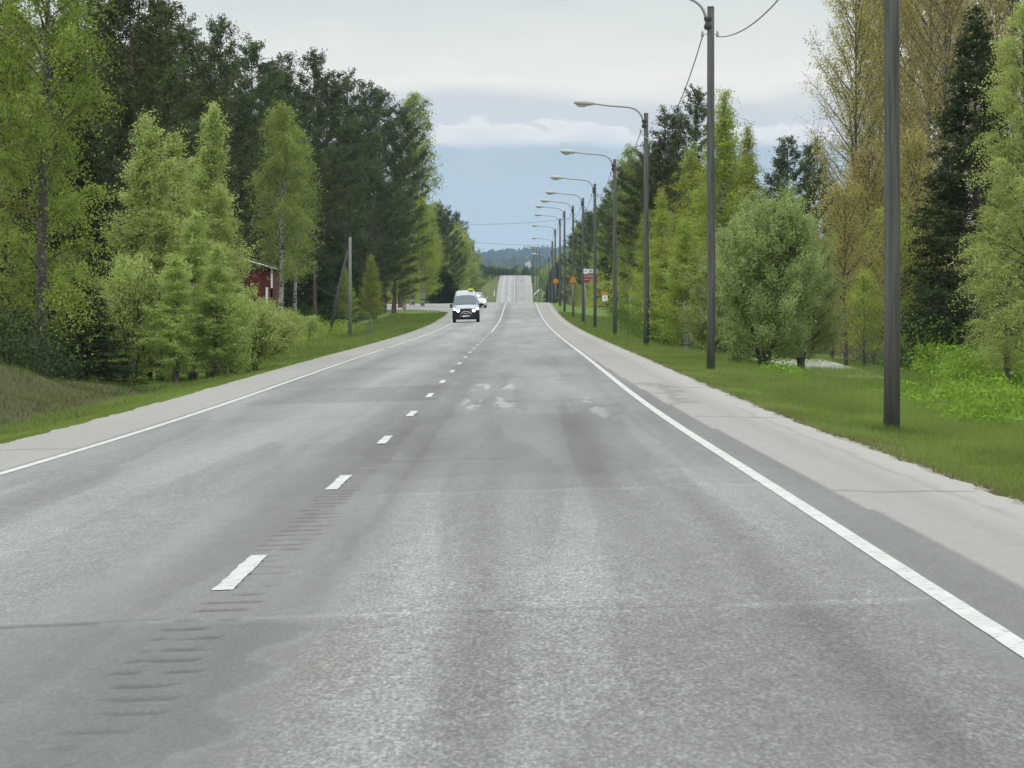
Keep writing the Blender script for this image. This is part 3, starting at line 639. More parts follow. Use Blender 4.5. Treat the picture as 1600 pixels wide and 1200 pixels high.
# ---- right side
GR = 'tall bronze-leaved aspens on the right'
for x, Z, y, d, v in ((1335, 150, -110, 'nearest the gap of sky, sparse and airy', 0), (1395, 158, -210, 'behind the nearest lamp post', 1), (1450, 150, -260, 'with a straight pale trunk right of the post', 2),
                      (1500, 162, -240, 'rising behind the dark spruce', 0), (1368, 172, -160, 'set back between two others', 2), (1560, 168, -240, 'above the right birch', 1), (1425, 168, -240, 'deepest of the stand', 0), (1478, 140, -200, 'close to the left flank of the spruce', 1), (1590, 150, -230, 'with its trunk at the right edge of the photo', 2)):
    tree('aspen', x, Z, y, 'tall aspen with thin bronze leaves, '+d, 1.0, v, group=GR)
for x, Z, y, d, v, wd, mt in ((1322, 128, 300, 'coppery small aspen right of the willow', 0, 0.85, None), (1365, 136, 240, 'coppery aspen left of the nearest lamp post', 1, 0.9, None), (1430, 134, 225, 'yellow-bronze aspen right of the nearest lamp post', 0, 0.95, None),
                       (1400, 130, 330, 'olive-yellow aspen sapling behind the nearest lamp post', 1, 0.9, 'limebirch'), (1462, 138, 300, 'yellow-green aspen beside the spruce', 0, 0.9, 'limebirch'), (1300, 142, 400, 'low olive aspen above the gravel track', 1, 0.8, None), (1350, 126, 430, 'low bronze bush beside the gravel track', 0, 0.8, 'limebirch')):
    tree('bronze', x, Z, y, d, wd, v, mat=mt, group='low aspens on the right')
tree('spruce', 1528, 118, 5, 'tall dark spruce between the aspens and the right birch', 1.2, 0)
tree('spruce', 1590, 128, 230, 'dark spruce hidden behind the right birch', 1.2, 1)
tree('spruce', 1470, 124, 420, 'small dark spruce at the foot of the tall one', 1.3, 1)
tree('birch_near', 1608, 97, 20, 'light green birch at the right edge over the meadow', 1.0, 1, bark='grey', mat='sapling')
tree('birch_near', 1575, 99, 290, 'lower light green birch in front of the spruce by the meadow', 1.0, 0, bark='grey', mat='sapling')
tree('willow', 1195, 111, 328, 'round grey-green willow beside the second lamp post', 1.0, 0, group='grey-green willows by the gravel track')
tree('willow', 1252, 114, 372, 'smaller willow with dark stems near the gravel track', 0.72, 1, group='grey-green willows by the gravel track')
tree('willow', 1150, 116, 385, 'willow right behind the second lamp post', 0.95, 1, group='grey-green willows by the gravel track')
tree('limebirch', 1128, 165, 146, 'lime-green cone shaped birch behind the second lamp post', 1.3, 0)
tree('limebirch', 1165, 172, 200, 'lime birch on the right shoulder of the tall cone', 1.1, 1)
tree('limebirch', 1085, 178, 235, 'lime birch on the left shoulder of the tall cone', 1.2, 1)
tree('limebirch', 1172, 150, 300, 'pale green bush between the lime cone and the willow', 1.3, 0, mat='willow')
tree('limebirch', 1072, 150, 345, 'pale green thicket left of the second lamp post', 1.5, 1)
tree('sapling', 1040, 168, 400, 'fresh green sapling right of the third lamp post', 1.5, 0, mat='birch')
tree('pine', 1040, 226, 176, 'dark pine right of the third lamp post', 1.15, 1, group='pines behind the right-hand lamps')
tree('pine', 1090, 232, 142, 'sparse topped pine left of the second lamp post', 0.85, 2, group='pines behind the right-hand lamps')
tree('pine', 1012, 262, 222, 'dark pine behind the third lamp post', 1.15, 0, group='pines behind the right-hand lamps')
tree('pine', 1235, 196, 216, 'rounded dark pine in the gap left of the aspens', 1.05, 3, group='pines behind the right-hand lamps')
tree('pine', 1275, 204, 222, 'dark pine half hidden by the bronze aspens', 1.0, 1, group='pines behind the right-hand lamps')
tree('birch', 985, 290, 232, 'thin leafed birch left of the third lamp post', 0.8, 1)
tree('shrub', 1022, 190, 505, 'small dark juniper-like shrub by the third lamp post', 0.9, mat='spruce')
row = [(1035, 185, 300, 'limebirch', 'bright birch between the second and third lamp posts'), (1012, 225, 330, 'limebirch', 'green birch behind the third lamp post'), (1003, 290, 296, 'birch', 'taller birch between the third and fourth lamp posts'),
       (990, 330, 335, 'limebirch', 'green tree behind the fourth lamp post'), (985, 365, 322, 'birch', 'green tree between the fourth and fifth lamp posts'), (955, 470, 305, 'pine', 'pine top above the fifth lamp post'),
       (938, 520, 350, 'limebirch', 'green tree behind the fifth lamp post'), (922, 600, 332, 'pine', 'small pine behind the sixth lamp post'), (907, 720, 352, 'limebirch', 'green tree behind the seventh lamp post'), (975, 450, 262, 'pine', 'pine between the third and fourth lamp heads'),
       (1000, 335, 250, 'pine', 'dark pine left of the thin birch'), (940, 560, 325, 'pine', 'dark pine behind the brown sign')]
for x, Z, y, k, d in row: tree(k, x, Z, y, d, 1.1, group='roadside trees behind the lamp row')
for k in range(30):
    Z = 300+k*25; X = 12.2+6*g9.random()+0.5*(k % 3)
    yl = np.interp(800+F*X/Z, [858, 870, 900, 940, 990, 1060], [398, 380, 345, 308, 250, 240])
    kd = ('limebirch', 'pine', 'birch', 'limebirch', 'pine')[k % 5]; tree(kd, 0, Z, yl+10+14*g9.random(), 'distant %s in the wood right of the road beyond the crest' % {'pine': 'dark pine', 'limebirch': 'lime-green birch', 'birch': 'drooping birch'}[kd], 1.25, group='wood right of the road', X=X)
for k in range(24):
    Z = 165+k*13; X = 13+10*g9.random()
    yl = np.interp(800+F*X/Z, [950, 1000, 1100, 1200, 1300, 1400, 1700], [330, 270, 240, 290, 280, 250, 250])
    kd = ('pine', 'spruce', 'limebirch')[k % 3]; tree(kd, 0, Z, yl+20*g9.random(), 'background %s filling the depth of the right-hand wood' % {'pine': 'pine', 'spruce': 'spruce', 'limebirch': 'lime-green birch'}[kd], 1.5, group='depth of the right-hand wood', X=X)
for k in range(10):
    x = 849+k*3.2; kd = ('spruce', 'willow')[k % 2]; tree(kd, x, 1080+g9.random()*120, 432-10*g9.random()-k*2.6, 'tiny dull %s right of the far slope' % ('spruce', 'grey bush')[k % 2], 1.3, group='small trees right of the far slope')

# ---- grass, meadow plants, undergrowth
def blades(name, n, rfun, zfun, hfun, wd, mat, seed, lean=0.35, parent=None):
    g = np.random.default_rng(seed); Z = zfun(g, n); r = rfun(g, n, Z); X = r+cx(Z); z = ground(X, Z)
    h = hfun(g, n, r, Z); a = g.random(n)*6.28; w = wd*(0.6+0.8*g.random(n)); dx = np.cos(a)*w; dy = np.sin(a)*w
    lx = g.normal(size=n)*lean*h; ly = g.normal(size=n)*lean*h
    B = np.stack([X, Z, z-0.02], 1); V = np.stack([B-np.stack([dx, dy, 0*dx], 1), B+np.stack([dx, dy, 0*dx], 1), B+np.stack([lx, ly, h], 1)], 1).reshape(-1, 3)
    v = np.clip(0.75*fnoise(X*0.8, Z*0.25, 3)+0.35*g.random(n)-0.05, 0, 1)
    return tag(link_mesh(name, np_mesh(name, V, np.arange(3*n).reshape(n, 3), {'v': np.repeat(v, 3)}), mat), kind='stuff')
zpow = lambda z0, z1: (lambda g, n: z0*(z1/z0)**g.random(n))
def hR(g, n, r, Z): return (0.05+0.16*sstep(5.4, 7.5, r))*(0.5+g.random(n))*(0.5+0.9*fnoise(r*1.2, Z*0.3, 2))
def hL(g, n, r, Z): return (0.04+0.08*sstep(5.2, 7.5, -r))*(0.5+g.random(n))
blades('verge_grass', 330000, lambda g, n, Z: 5.0+0.14*fnoise(Z*1.1, Z*0+2, 3)+g.random(n)**1.25*7.5, zpow(24, 150), hR, 0.007, ML['grass'], 3)
gt = np.random.default_rng(31); nT = 5200; TZ_ = 26*(130/26)**gt.random(nT); TR_ = 5.15+gt.random(nT)**0.9*6.5; TH_ = (0.06+0.13*gt.random(nT)**2)*sstep(4.8, 6.5, TR_)
TR_[:70] = (4.63+0.76*0) - cx(50)*0 + 0; TR_[:70] = (4.63-float(cx(50)))+gt.normal(size=70)*0.10; TZ_[:70] = 50+gt.normal(size=70)*0.25; TH_[:70] = 0.07+0.09*gt.random(70)
iT = np.repeat(np.arange(nT), 16)
blades('grass_tufts', nT*16, lambda g, n, Z: TR_[iT]+g.normal(size=n)*0.045, lambda g, n: TZ_[iT]+g.normal(size=n)*0.05, lambda g, n, r, Z: TH_[iT]*(0.6+0.6*g.random(n)), 0.008, ML['grass'], 32, 0.45)
blades('dead_grass_fringe', 16000, lambda g, n, Z: 4.92+0.2*fnoise(Z*1.1, Z*0+2, 3)+g.random(n)**2*0.45, zpow(24, 140), lambda g, n, r, Z: 0.02+0.05*g.random(n), 0.007, leaf_mat('straw', (0.11, 0.10, 0.045), (0.22, 0.20, 0.10), 0.2), 33, 0.6)
blades('verge_grass', 120000, lambda g, n, Z: -(4.86+g.random(n)**1.3*np.where(Z < 112, 2.3, 6.5)), zpow(42, 170), hL, 0.007, ML['grass'], 4)
blades('verge_grass', 90000, lambda g, n, Z: np.where(g.random(n) < 0.6, 5.05+g.random(n)*7, -(4.9+g.random(n)*5)), lambda g, n: 140+g.random(n)*230, lambda g, n, r, Z: 0.10+0.16*g.random(n), 0.018, ML['grass'], 5)
blades('bank_grass', 60000, lambda g, n, Z: -(6.2+g.random(n)*8), zpow(44, 124), lambda g, n, r, Z: (0.04+0.14*g.random(n)**2)*(fnoise(r*1.5, Z*0.4, 2)+0.35), 0.010, leaf_mat('dry_blades', (0.055, 0.078, 0.022), (0.105, 0.130, 0.038), 0.3, 0.0, (0.16, 0.15, 0.065)), 8, 0.5)
# lush broad-leaved weeds of the meadow
g7 = np.random.default_rng(77)
n = 3600; Zc = 62+g7.random(n)*52; rc = 7.6+g7.random(n)*9.5; keep = (rc > 7.2+ (fnoise(rc, Zc*0.1, 2))*2.5) & (fnoise(rc*0.8+9, Zc*0.12, 2) > 0.34) & ~((Zc > 92) & (rc > 8.2) & (rc < 12.2))
Zc, rc = Zc[keep], rc[keep]; hc_ = (0.18+0.42*g7.random(len(Zc))**1.5)*sstep(6.8, 9, rc)*(0.6+0.8*sstep(85, 112, Zc))
m_ = 60; Zl = np.repeat(Zc, m_)+g7.normal(size=len(Zc)*m_)*0.25; Xl = np.repeat(rc+cx(Zc), m_)+g7.normal(size=len(Zc)*m_)*0.17
zl = ground(Xl, Zl) + np.repeat(hc_, m_)*g7.random(len(Zl))**0.6*1.2
tag(link_mesh('meadow_plants', leaves_mesh('meadow_plants', np.stack([Xl, Zl, zl], 1), 0.085, np.clip(np.repeat(0.7*g7.random(len(Zc)), m_)+0.4*g7.random(len(Zl)), 0, 1), 0.6, 0.3, 0.0, g7), ML['weeds']), kind='stuff')
# undergrowth along both forest edges
def under(seed, n, zf, rf, hf, mat, sz=0.09, sp=0.4, m_=45):
    g = np.random.default_rng(seed); Zc = zf(g, n); rc = rf(g, n, Zc); h = hf(g, n, rc, Zc)
    Zl = np.repeat(Zc, m_)+g.normal(size=n*m_)*sp; Xl = np.repeat(rc+cx(Zc), m_)+g.normal(size=n*m_)*sp*0.8
    zl = ground(Xl, Zl)+np.repeat(h, m_)*g.random(n*m_)**0.7*1.2
    tag(link_mesh('undergrowth', leaves_mesh('undergrowth', np.stack([Xl, Zl, zl], 1), sz, np.clip(np.repeat(0.7*g.random(n), m_)+0.35*g.random(n*m_), 0, 1), 0.6, 0.1, 0.0, g), mat), kind='stuff')
under(1, 1700, lambda g, n: 118+g.random(n)*260, lambda g, n, Z: -(10.2+0.002*Z+g.random(n)*5.5), lambda g, n, r, Z: (0.4+1.1*g.random(n)), ML['under'])
under(2, 2600, lambda g, n: 108+g.random(n)*300, lambda g, n, Z: np.interp(Z, [108, 140, 160, 220, 300, 420], [11.4, 9.0, 7.2, 7.4, 9.4, 10.4])+g.random(n)*6, lambda g, n, r, Z: (0.4+1.3*g.random(n))*np.where((r < 15) & (Z > 112) & (Z < 152) & (r > 8), 0.0, 1), ML['under'])
under(3, 420, lambda g, n: 140+g.random(n)*120, lambda g, n, Z: -(8.4+g.random(n)*2.6), lambda g, n, r, Z: 0.25+0.5*g.random(n), ML['birch'], 0.08)
under(4, 700, lambda g, n: 460+g.random(n)*560, lambda g, n, Z: -(9.5+g.random(n)*6), lambda g, n, r, Z: 1.0+3.0*g.random(n), ML['birch'], 0.22, 0.9)
under(5, 700, lambda g, n: 420+g.random(n)*560, lambda g, n, Z: 10.5+g.random(n)*6, lambda g, n, r, Z: 1.0+3.0*g.random(n), ML['limebirch'], 0.22, 0.9)
under(7, 260, lambda g, n: 97+g.random(n)*8, lambda g, n, Z: -(9.6+g.random(n)*5), lambda g, n, r, Z: 0.4+1.1*g.random(n), ML['spruce'], 0.09)
under(6, 700, lambda g, n: 100+g.random(n)*40, lambda g, n, Z: -(11.0+g.random(n)*8), lambda g, n, r, Z: 0.3+1.3*g.random(n), ML['spruce'], 0.10)

# ------------------------------------------------------------------ street lamps and cables
M_pole = bark_mat('weathered_pole_wood', (0.050, 0.051, 0.047), (0.108, 0.110, 0.102), 26, 0.8)
M_gal = pmat('galvanised_steel', (0.30, 0.32, 0.34), 0.5, 0.6)
M_lum = pmat('lamp_housing', (0.42, 0.43, 0.42), 0.5); M_lens = pmat('lamp_lens', (0.55, 0.55, 0.50), 0.25)
M_dkm = pmat('dark_metal', (0.06, 0.065, 0.07), 0.5, 0.5); M_cable = pmat('cable_rubber', (0.22, 0.23, 0.24), 0.6)
def make_lamp():
    o = empty('street_lamp', (0, 0, 0))
    m = MB(); m.tube([(0, 0, -0.6), (0.01, 0, 2), (0, 0, 5), (0, 0, 8.5)], [0.104, 0.10, 0.092, 0.084], 14); m.build('pole', M_pole, o, True)
    cp = MB(); cp.tube([(0, 0, 8.5), (0, 0, 8.53)], [0.088, 0.08], 12); cp.build('pole_cap', M_dkm, o)
    a = MB(); pts = [(-0.115, 0, 7.98), (-0.115, 0, 8.25)]
    for k in range(1, 9):
        t = k/8*math.pi/2*0.96; pts.append((-0.13-0.62*(1-math.cos(t)), 0, 8.25+0.50*math.sin(t)))
    pts += [(-1.4, 0, 8.80), (-2.0, 0, 8.875)]
    a.tube(pts, 0.032, 8); a.build('arm', M_gal, o, True)
    for z_ in (8.02, 8.20): b = MB(); b.box(-0.16, 0.02, -0.10, 0.10, z_, z_+0.08, 0.01); b.build('bracket', M_dkm, o)
    h = MB(); rings = []
    for x, hw, zt, zb in ((-1.90, .035, 8.91, 8.84), (-2.02, .08, 8.96, 8.80), (-2.22, .15, 9.01, 8.79), (-2.45, .155, 9.02, 8.80), (-2.60, .12, 9.0, 8.84), (-2.67, .06, 8.96, 8.88)):
        zc = (zt+zb)/2; rings.append([(x, hw*math.cos(t), zc+(zt-zb)/2*math.sin(t)) for t in [2*math.pi*k/12 for k in range(12)]])
    h.loft(rings); hd = h.build('lamp_head', M_lum, o, True)
    l = MB(); rings = []
    for x, hw, d in ((-2.12, .06, .0), (-2.24, .11, .07), (-2.42, .12, .08), (-2.56, .07, .03)):
        rings.append([(x, hw*math.cos(t), 8.82-d*abs(math.sin(t))) for t in [math.pi*k/8 for k in range(9)]])
    l.loft(rings, False, False); l.build('lens', M_lens, hd, True)
    i = MB(); i.tube([(-0.2, -0.03, 7.88), (0.16, -0.03, 7.88)], 0.012, 6)
    for xx in (-0.2, 0.16): i.tube([(xx, -0.03, 7.81), (xx, -0.03, 7.86), (xx, -0.03, 7.95)], [0.03, 0.035, 0.02], 8)
    i.build('cable_clamp', M_gal, o)
    return o
ORD = ['first', 'second', 'third', 'fourth', 'fifth', 'sixth', 'seventh', 'eighth', 'ninth', 'tenth', 'eleventh', 'twelfth', 'thirteenth']
lamps = [(1393, 50, None), (1110.5, 97.8, 12), (1009.5, 150.7, 178), (960.5, 200.7, 250), (929.5, 244, 288), (911, 291, 310), (895.5, 334, 322), (882, 375, 330), (875, 425, 342), (867.5, 470, 358), (863.5, 520, 377), (862.5, 575, 391), (858, 640, 402)]
proto = make_lamp(); LT = []
desc = {0: 'nearest thick grey lamp pole on the right grass verge, its top out of frame', 1: 'second wooden lamp pole from the camera, reaching the top of the photo'}
for i, (x, Z, yt) in enumerate(lamps):
    o = proto if i == 0 else copy_tree(proto)
    X = (x-800)*Z/F; z0 = gz(X, Z); top = CZ+(470-yt)*Z/F if yt is not None else z0+8.6
    s = (top-z0)/8.5; o.location = (X, Z, z0); o.scale = (1, 1, s)
    tag(o, desc.get(i, ORD[i]+' street lamp in the row right of the road, counting away from the camera'), 'street lamp', 'street lamps along the right side of the road')
    o.rotation_euler = (0, 0, (0.02, -0.01, 0.03)[i % 3]); LT.append((X, Z, z0+7.82*s))
LT = [(4.75, 4, gz(4.75, 4)+7.2)] + LT
for i in range(len(LT)-1):
    a, b = Vector(LT[i]), Vector(LT[i+1]); m = MB(); sag = (0.8, 0.8, 1.05, 0.5)[min(i, 3)]
    pts = [tuple(a.lerp(b, t)-Vector((0, 0, 4*sag*t*(1-t)))) for t in [k/24 for k in range(25)]]
    m.tube([(p[0]+(0.17 if i == 1 else -0.2), p[1], p[2]) for p in pts], 0.014, 6)
    if i == 0: continue
    cb = m.build('overhead_cable', M_cable, None, True)
    tag(cb, 'thin sagging cable between the %s and %s lamp poles' % (ORD[i-1], ORD[i]), 'cable', 'cables between the lamp poles')
def wire(a, b, sag, label, r=0.02):
    a, b = Vector(a), Vector(b); m = MB(); m.tube([tuple(a.lerp(b, t)-Vector((0, 0, 4*sag*t*(1-t)))) for t in [k/20 for k in range(21)]], r, 6)
    tag(m.build('overhead_cable', M_cable, None, True), label, 'cable')
def px(x, y, Z): return ((x-800)*Z/F, Z, CZ+(470-y)*Z/F)
wire(px(700, 349, 460), px(900, 340, 455), 0.35, 'upper thin wire crossing the road in front of the sky', 0.022)
wire(px(735, 378, 760), px(866, 383, 740), 0.2, 'lower thin wire crossing the road above the far slope', 0.035)

# utility pole with its brace on the left
o = empty('utility_pole', px(547, 521, 225)[:2] + (0,)); o.location.z = gz(o.location.x, o.location.y)
m = MB(); hh = CZ+(470-370)*225/F-o.location.z
m.tube([(0, 0, -0.4), (0, 0, hh*0.5), (0, 0, hh)], [0.10, 0.09, 0.075], 10); m.build('pole', pmat('pale_pole_wood', (0.20, 0.20, 0.19), 0.8, var=0.25, vscale=6), o, True)
m = MB(); m.tube([(-1.25, 0.3, -0.4), (-0.65, 0.2, hh*0.45), (-0.12, 0.05, hh*0.86)], [0.09, 0.085, 0.07], 8); m.build('brace', M_pole, o, True)
tag(o, 'thin grey wooden pole with a leaning brace before the left pines', 'utility pole')
# single pole with cross-arm at the second crest
X = px(833, 430, 1215)[0]; z0 = gz(X, 1215); o = empty('utility_pole', (X, 1215, z0)); tp = CZ+(470-385)*1215/F-z0
m = MB(); m.tube([(0, 0, -0.5), (0, 0, tp)], [0.24, 0.18], 8); m.build('pole', M_pole, o, True)
m = MB(); m.box(-1.1, 0.9, -0.1, 0.1, tp-0.35, tp-0.12, 0.02); m.build('crossarm', M_dkm, o)
m = MB()
for xx in (-0.95, 0, 0.75): m.tube([(xx, 0, tp-0.12), (xx, 0, tp+0.25)], [0.09, 0.05], 6)
m.build('insulator', M_gal, o)
m = MB(); m.tube([(-0.2, 0, tp-0.2), (-1.0, 0, tp+0.25), (-2.6, 0, tp+0.3)], 0.06, 6); m.box(-3.1, -2.5, -0.15, 0.15, tp+0.22, tp+0.4, 0.03); m.build('lamp_arm', M_lum, o)
tag(o, 'lone dark pole with a crossarm beside the second crest', 'utility pole')
for j, (x, Z, yt) in enumerate([(843, 1010, 391), (838, 1120, 388)]):
    o = copy_tree(proto); X = (x-800)*Z/F; z0 = gz(X, Z); s = (CZ+(470-yt)*Z/F-z0)/8.5; o.location = (X, Z, z0); o.scale = (1, 1, s)
    tag(o, ('tiny street lamp low on the far slope', 'tiny street lamp high on the far slope near the lone pole')[j], 'street lamp', 'street lamps on the far slope')

# ------------------------------------------------------------------ signs
M_yel = pmat('sign_yellow', (0.52, 0.27, 0.03), 0.5); M_red = pmat('sign_red', (0.42, 0.10, 0.03), 0.5); M_blk = pmat('sign_black', (0.03, 0.03, 0.03), 0.6)
M_wht = pmat('sign_white', (0.75, 0.76, 0.76), 0.5); M_blu = pmat('sign_blue', (0.10, 0.22, 0.42), 0.5); M_brn = pmat('sign_brown', (0.19, 0.045, 0.03), 0.6)
def warn_sign(x, y0, y1, Z, label, shape='tri'):
    X = (x-800)*Z/F; z0 = gz(X, Z); zt = CZ+(470-y0)*Z/F; zb = CZ+(470-y1)*Z/F; h = zt-zb
    o = empty('warning_sign', (X, Z, z0)); m = MB(); m.tube([(0, 0.04, -0.3), (0, 0.04, zt-z0-0.02)], 0.03, 8); m.build('post', M_gal, o, True)
    def tri(s, y, t):
        c = zb-z0+h/3; P = [(s*h*0.667*math.sin(a), c+s*h*0.667*math.cos(a)) for a in (0, 2.094, 4.189)] if shape == 'tri' else [(s*h*0.5*math.sin(a), zb-z0+h/2+s*h*0.5*math.cos(a)) for a in np.arange(20)*math.pi/10]
        q = []
        for k in range(len(P)):                      # rounded corners
            p, pn, pp = P[k], P[(k+1) % len(P)], P[k-1]
            if shape == 'tri':
                q += [(p[0]+(pp[0]-p[0])*0.08, p[1]+(pp[1]-p[1])*0.08), (p[0]+(pn[0]-p[0])*0.08, p[1]+(pn[1]-p[1])*0.08)]
            else: q.append(p)
        m = MB(); m.loft([[(a, y, b) for a, b in q], [(a, y+t, b) for a, b in q]]); return m
    pl = tri(1.0, -0.012, 0.02).build('sign_plate', M_red, o); tri(0.72, -0.018, 0.005).build('yellow_field', M_yel, pl)
    m = MB(); c = zb-z0+h*0.34
    m.box(-0.03*h, 0.03*h, -0.024, -0.019, c-0.12*h, c+0.18*h); m.box(-0.12*h, -0.03*h, -0.024, -0.019, c-0.02*h, c+0.03*h); m.box(0.03*h, 0.12*h, -0.024, -0.019, c-0.1*h, c-0.05*h)
    m.build('symbol', M_blk, pl); tag(o, label, 'road sign'); return o
warn_sign(895.5, 429.5, 442, 331, 'orange-yellow triangular warning sign with red border at the seventh lamp pole')
warn_sign(868.5, 435, 444, 466, 'round orange-red road sign near the tenth lamp pole', 'round')
Z = 252; X = (922.5-800)*Z/F; z0 = gz(X, Z); o = empty('direction_sign', (X, Z, z0)); zz = lambda y: CZ+(470-y)*Z/F-z0; wd = 0.42
for s in (-1, 1):
    m = MB(); m.tube([(s*0.33, 0.05, -0.3), (s*0.33, 0.05, zz(418))], 0.03, 8); m.build('post', M_gal, o, True)
m = MB(); m.box(-wd, -wd+0.30, -0.01, 0.01, zz(427.5), zz(420.5)); pw = m.build('white_panel', M_wht, o)
m = MB(); m.box(-wd+0.07, -wd+0.20, -0.016, -0.012, zz(425), zz(422.5)); m.build('symbol', pmat('sign_grey', (0.3, 0.33, 0.35), 0.5), pw)
m = MB(); m.box(-wd+0.305, wd, -0.01, 0.01, zz(426.6), zz(420.2)); pb = m.build('blue_panel', pmat('sign_pale_blue', (0.42, 0.52, 0.62), 0.5), o)
m = MB(); m.box(-wd+0.36, -wd+0.52, -0.016, -0.012, zz(424.4), zz(422.8)); m.build('symbol', M_blu, pb)
M_let = pmat('sign_lettering', (0.45, 0.33, 0.31), 0.6)
for (a, b, rows_) in ((434.6, 428.6, ((433.2, 431.8), (430.8, 429.4))), (441.2, 435.1, ((437.2, 435.8),))):
    m = MB(); m.box(-wd, wd, -0.01, 0.01, zz(a), zz(b)); br = m.build('brown_panel', M_brn, o); r3 = random.Random(int(a))
    m = MB()
    for (lo, hi) in rows_:
        x0 = -wd+0.05
        while x0 < 0.30:
            l = r3.uniform(0.03, 0.10); m.box(x0, x0+l, -0.016, -0.012, zz(lo), zz(hi)); x0 += l+r3.uniform(0.01, 0.03)
    if a > 440: m.box(-0.05, 0.24, -0.016, -0.012, zz(440.4), zz(438.6))
    m.build('lettering', M_let, br)
tag(o, 'stacked road sign with white and blue panels above two brown ones', 'road sign')
Z = 436; X = (945-800)*Z/F; z0 = gz(X, Z); o = empty('marker_board', (X, Z, z0)); zz = lambda y: CZ+(470-y)*Z/F-z0
m = MB(); m.tube([(0, 0.03, -0.2), (0, 0.03, zz(458))], 0.03, 6); m.build('post', M_gal, o)
m = MB(); m.box(-0.29, 0.29, -0.02, 0.0, zz(471), zz(461.4), 0.005); wp = m.build('white_panel', M_wht, o)
m = MB(); m.box(-0.08, 0.04, -0.026, -0.022, zz(465), zz(464)); m.box(-0.1, 0.1, -0.026, -0.022, zz(467.5), zz(466.8)); m.build('lettering', pmat('pale_grey_print', (0.4, 0.4, 0.42), 0.6), wp)
m = MB(); m.box(-0.29, 0.29, -0.02, 0.0, zz(461.2), zz(456.3), 0.005); m.build('orange_panel', pmat('sign_orange', (0.62, 0.24, 0.06), 0.5), o)
tag(o, 'white notice board with an orange top on the grass before the right wood', 'sign')

# white rail and marker posts beyond the dip
def rail(x0, x1, Z0, Z1, label, npost, hgt=0.8):
    a = ((x0-800)*Z0/F, Z0); b = ((x1-800)*Z1/F, Z1); o = empty('guard_rail', (a[0], a[1], gz(*a)))
    pts = [(a[0]+(b[0]-a[0])*t, a[1]+(b[1]-a[1])*t) for t in [k/(npost-1) for k in range(npost)]]; loc = lambda p, h: (p[0]-a[0], p[1]-a[1], gz(*p)-o.location.z+h)
    m = MB(); m.tube([loc(p, hgt) for p in pts], 0.13, 6); m.build('rail', M_wht, o)
    for p in pts: m = MB(); m.tube([loc(p, -0.2), loc(p, hgt)], 0.07, 6); m.build('post', M_wht, o)
    tag(o, label, 'guard rail')
rail(835, 846, 1110, 1150, 'short curved white rail at the right edge of the far slope', 4)
rail(848, 866, 1120, 1135, 'low white rail running right behind the far verge', 7, 1.0)
for x, Z, l in ((772.5, 1115, 'white marker post left of the far slope'),):
    X = (x-800)*Z/F; o = empty('marker_post', (X, Z, gz(X, Z))); m = MB(); m.box(-0.16, 0.16, -0.06, 0.06, -0.2, 1.45, 0.05); p = m.build('post', M_wht, o)
    m = MB(); m.box(-0.14, 0.14, -0.075, -0.065, 1.0, 1.2); m.build('reflector', pmat('reflector_grey', (0.2, 0.2, 0.2), 0.4), o); tag(o, l, 'marker post')

# ------------------------------------------------------------------ vehicles
M_white = pmat('white_car_paint', (0.42, 0.46, 0.52), 0.3, spec=0.5); M_silver = pmat('silver_car_paint', (0.55, 0.57, 0.58), 0.3, 0.2, spec=0.5)
M_black = pmat('black_plastic', (0.012, 0.013, 0.015), 0.45); M_glass = pmat('tinted_glass', (0.09, 0.11, 0.135), 0.12, spec=0.6)
M_tyre = pmat('tyre_rubber', (0.015, 0.015, 0.016), 0.85); M_chr = pmat('chrome', (0.55, 0.56, 0.58), 0.25, 1.0); M_plate = pmat('number_plate', (0.5, 0.5, 0.5), 0.5)
M_head = pmat('lit_headlight', (0.9, 0.9, 0.85), 0.3, emit=(1.0, 0.98, 0.9), es=6.0); M_head2 = pmat('lit_headlight_warm', (0.9, 0.9, 0.8), 0.3, emit=(1.0, 1.0, 0.72), es=5.0)
M_taxi = pmat('taxi_sign_yellow', (0.62, 0.70, 0.10), 0.4, emit=(0.75, 0.85, 0.2), es=0.25)
M_under = pmat('underbody', (0.01, 0.01, 0.01), 0.9)
def ring(y, zb, zt, hw, ht, zm, belt):
    """rounded cross-section, counter-clockwise seen from the front"""
    c = min(0.14, (zt-zb)*0.2)
    half = [(0, zb), (hw*0.82, zb), (hw*0.96, zb+c*0.6), (hw, zb+c*1.5), (hw, zm), (hw*0.985, belt), ((hw*0.985+ht)/2+0.01, (belt+zt-c)/2), (ht, zt-c), (ht-0.05, zt-c*0.4), (ht-0.17, zt), (0, zt+0.035)]
    return [(x, y, z) for x, z in half] + [(-x, y, z) for x, z in half[-2:0:-1]]
def wheel(parent, x, y, r, w):
    m = MB(); s = 1 if x > 0 else -1
    R_ = [[(x+dx, y+rr*math.cos(t), r+rr*math.sin(t)) for t in [2*math.pi*k/24 for k in range(24)]] for dx, rr in ((-w/2, r*0.9), (-w/2+0.02, r), (w/2-0.02, r), (w/2, r*0.9))]
    m.loft(R_); wh = m.build('wheel', M_tyre, parent, False)
    m = MB(); m.loft([[(x+s*dx, y+rr*math.cos(t), r+rr*math.sin(t)) for t in [2*math.pi*k/16 for k in range(16)]] for dx, rr in ((w/2+0.001, r*0.62), (w/2+0.012, r*0.5))]); m.build('rim', M_chr, wh)
def quad_panel(pts, t=0.012, d=(0, -1, 0.6)):
    """thin bulged pane from an outline on a sloping face, offset outwards by t"""
    d = Vector(d).normalized()*t; m = MB(); a = [tuple(Vector(p)+d) for p in pts]; b = [tuple(Vector(p)-d*2) for p in pts]; m.loft([a, b]); return m

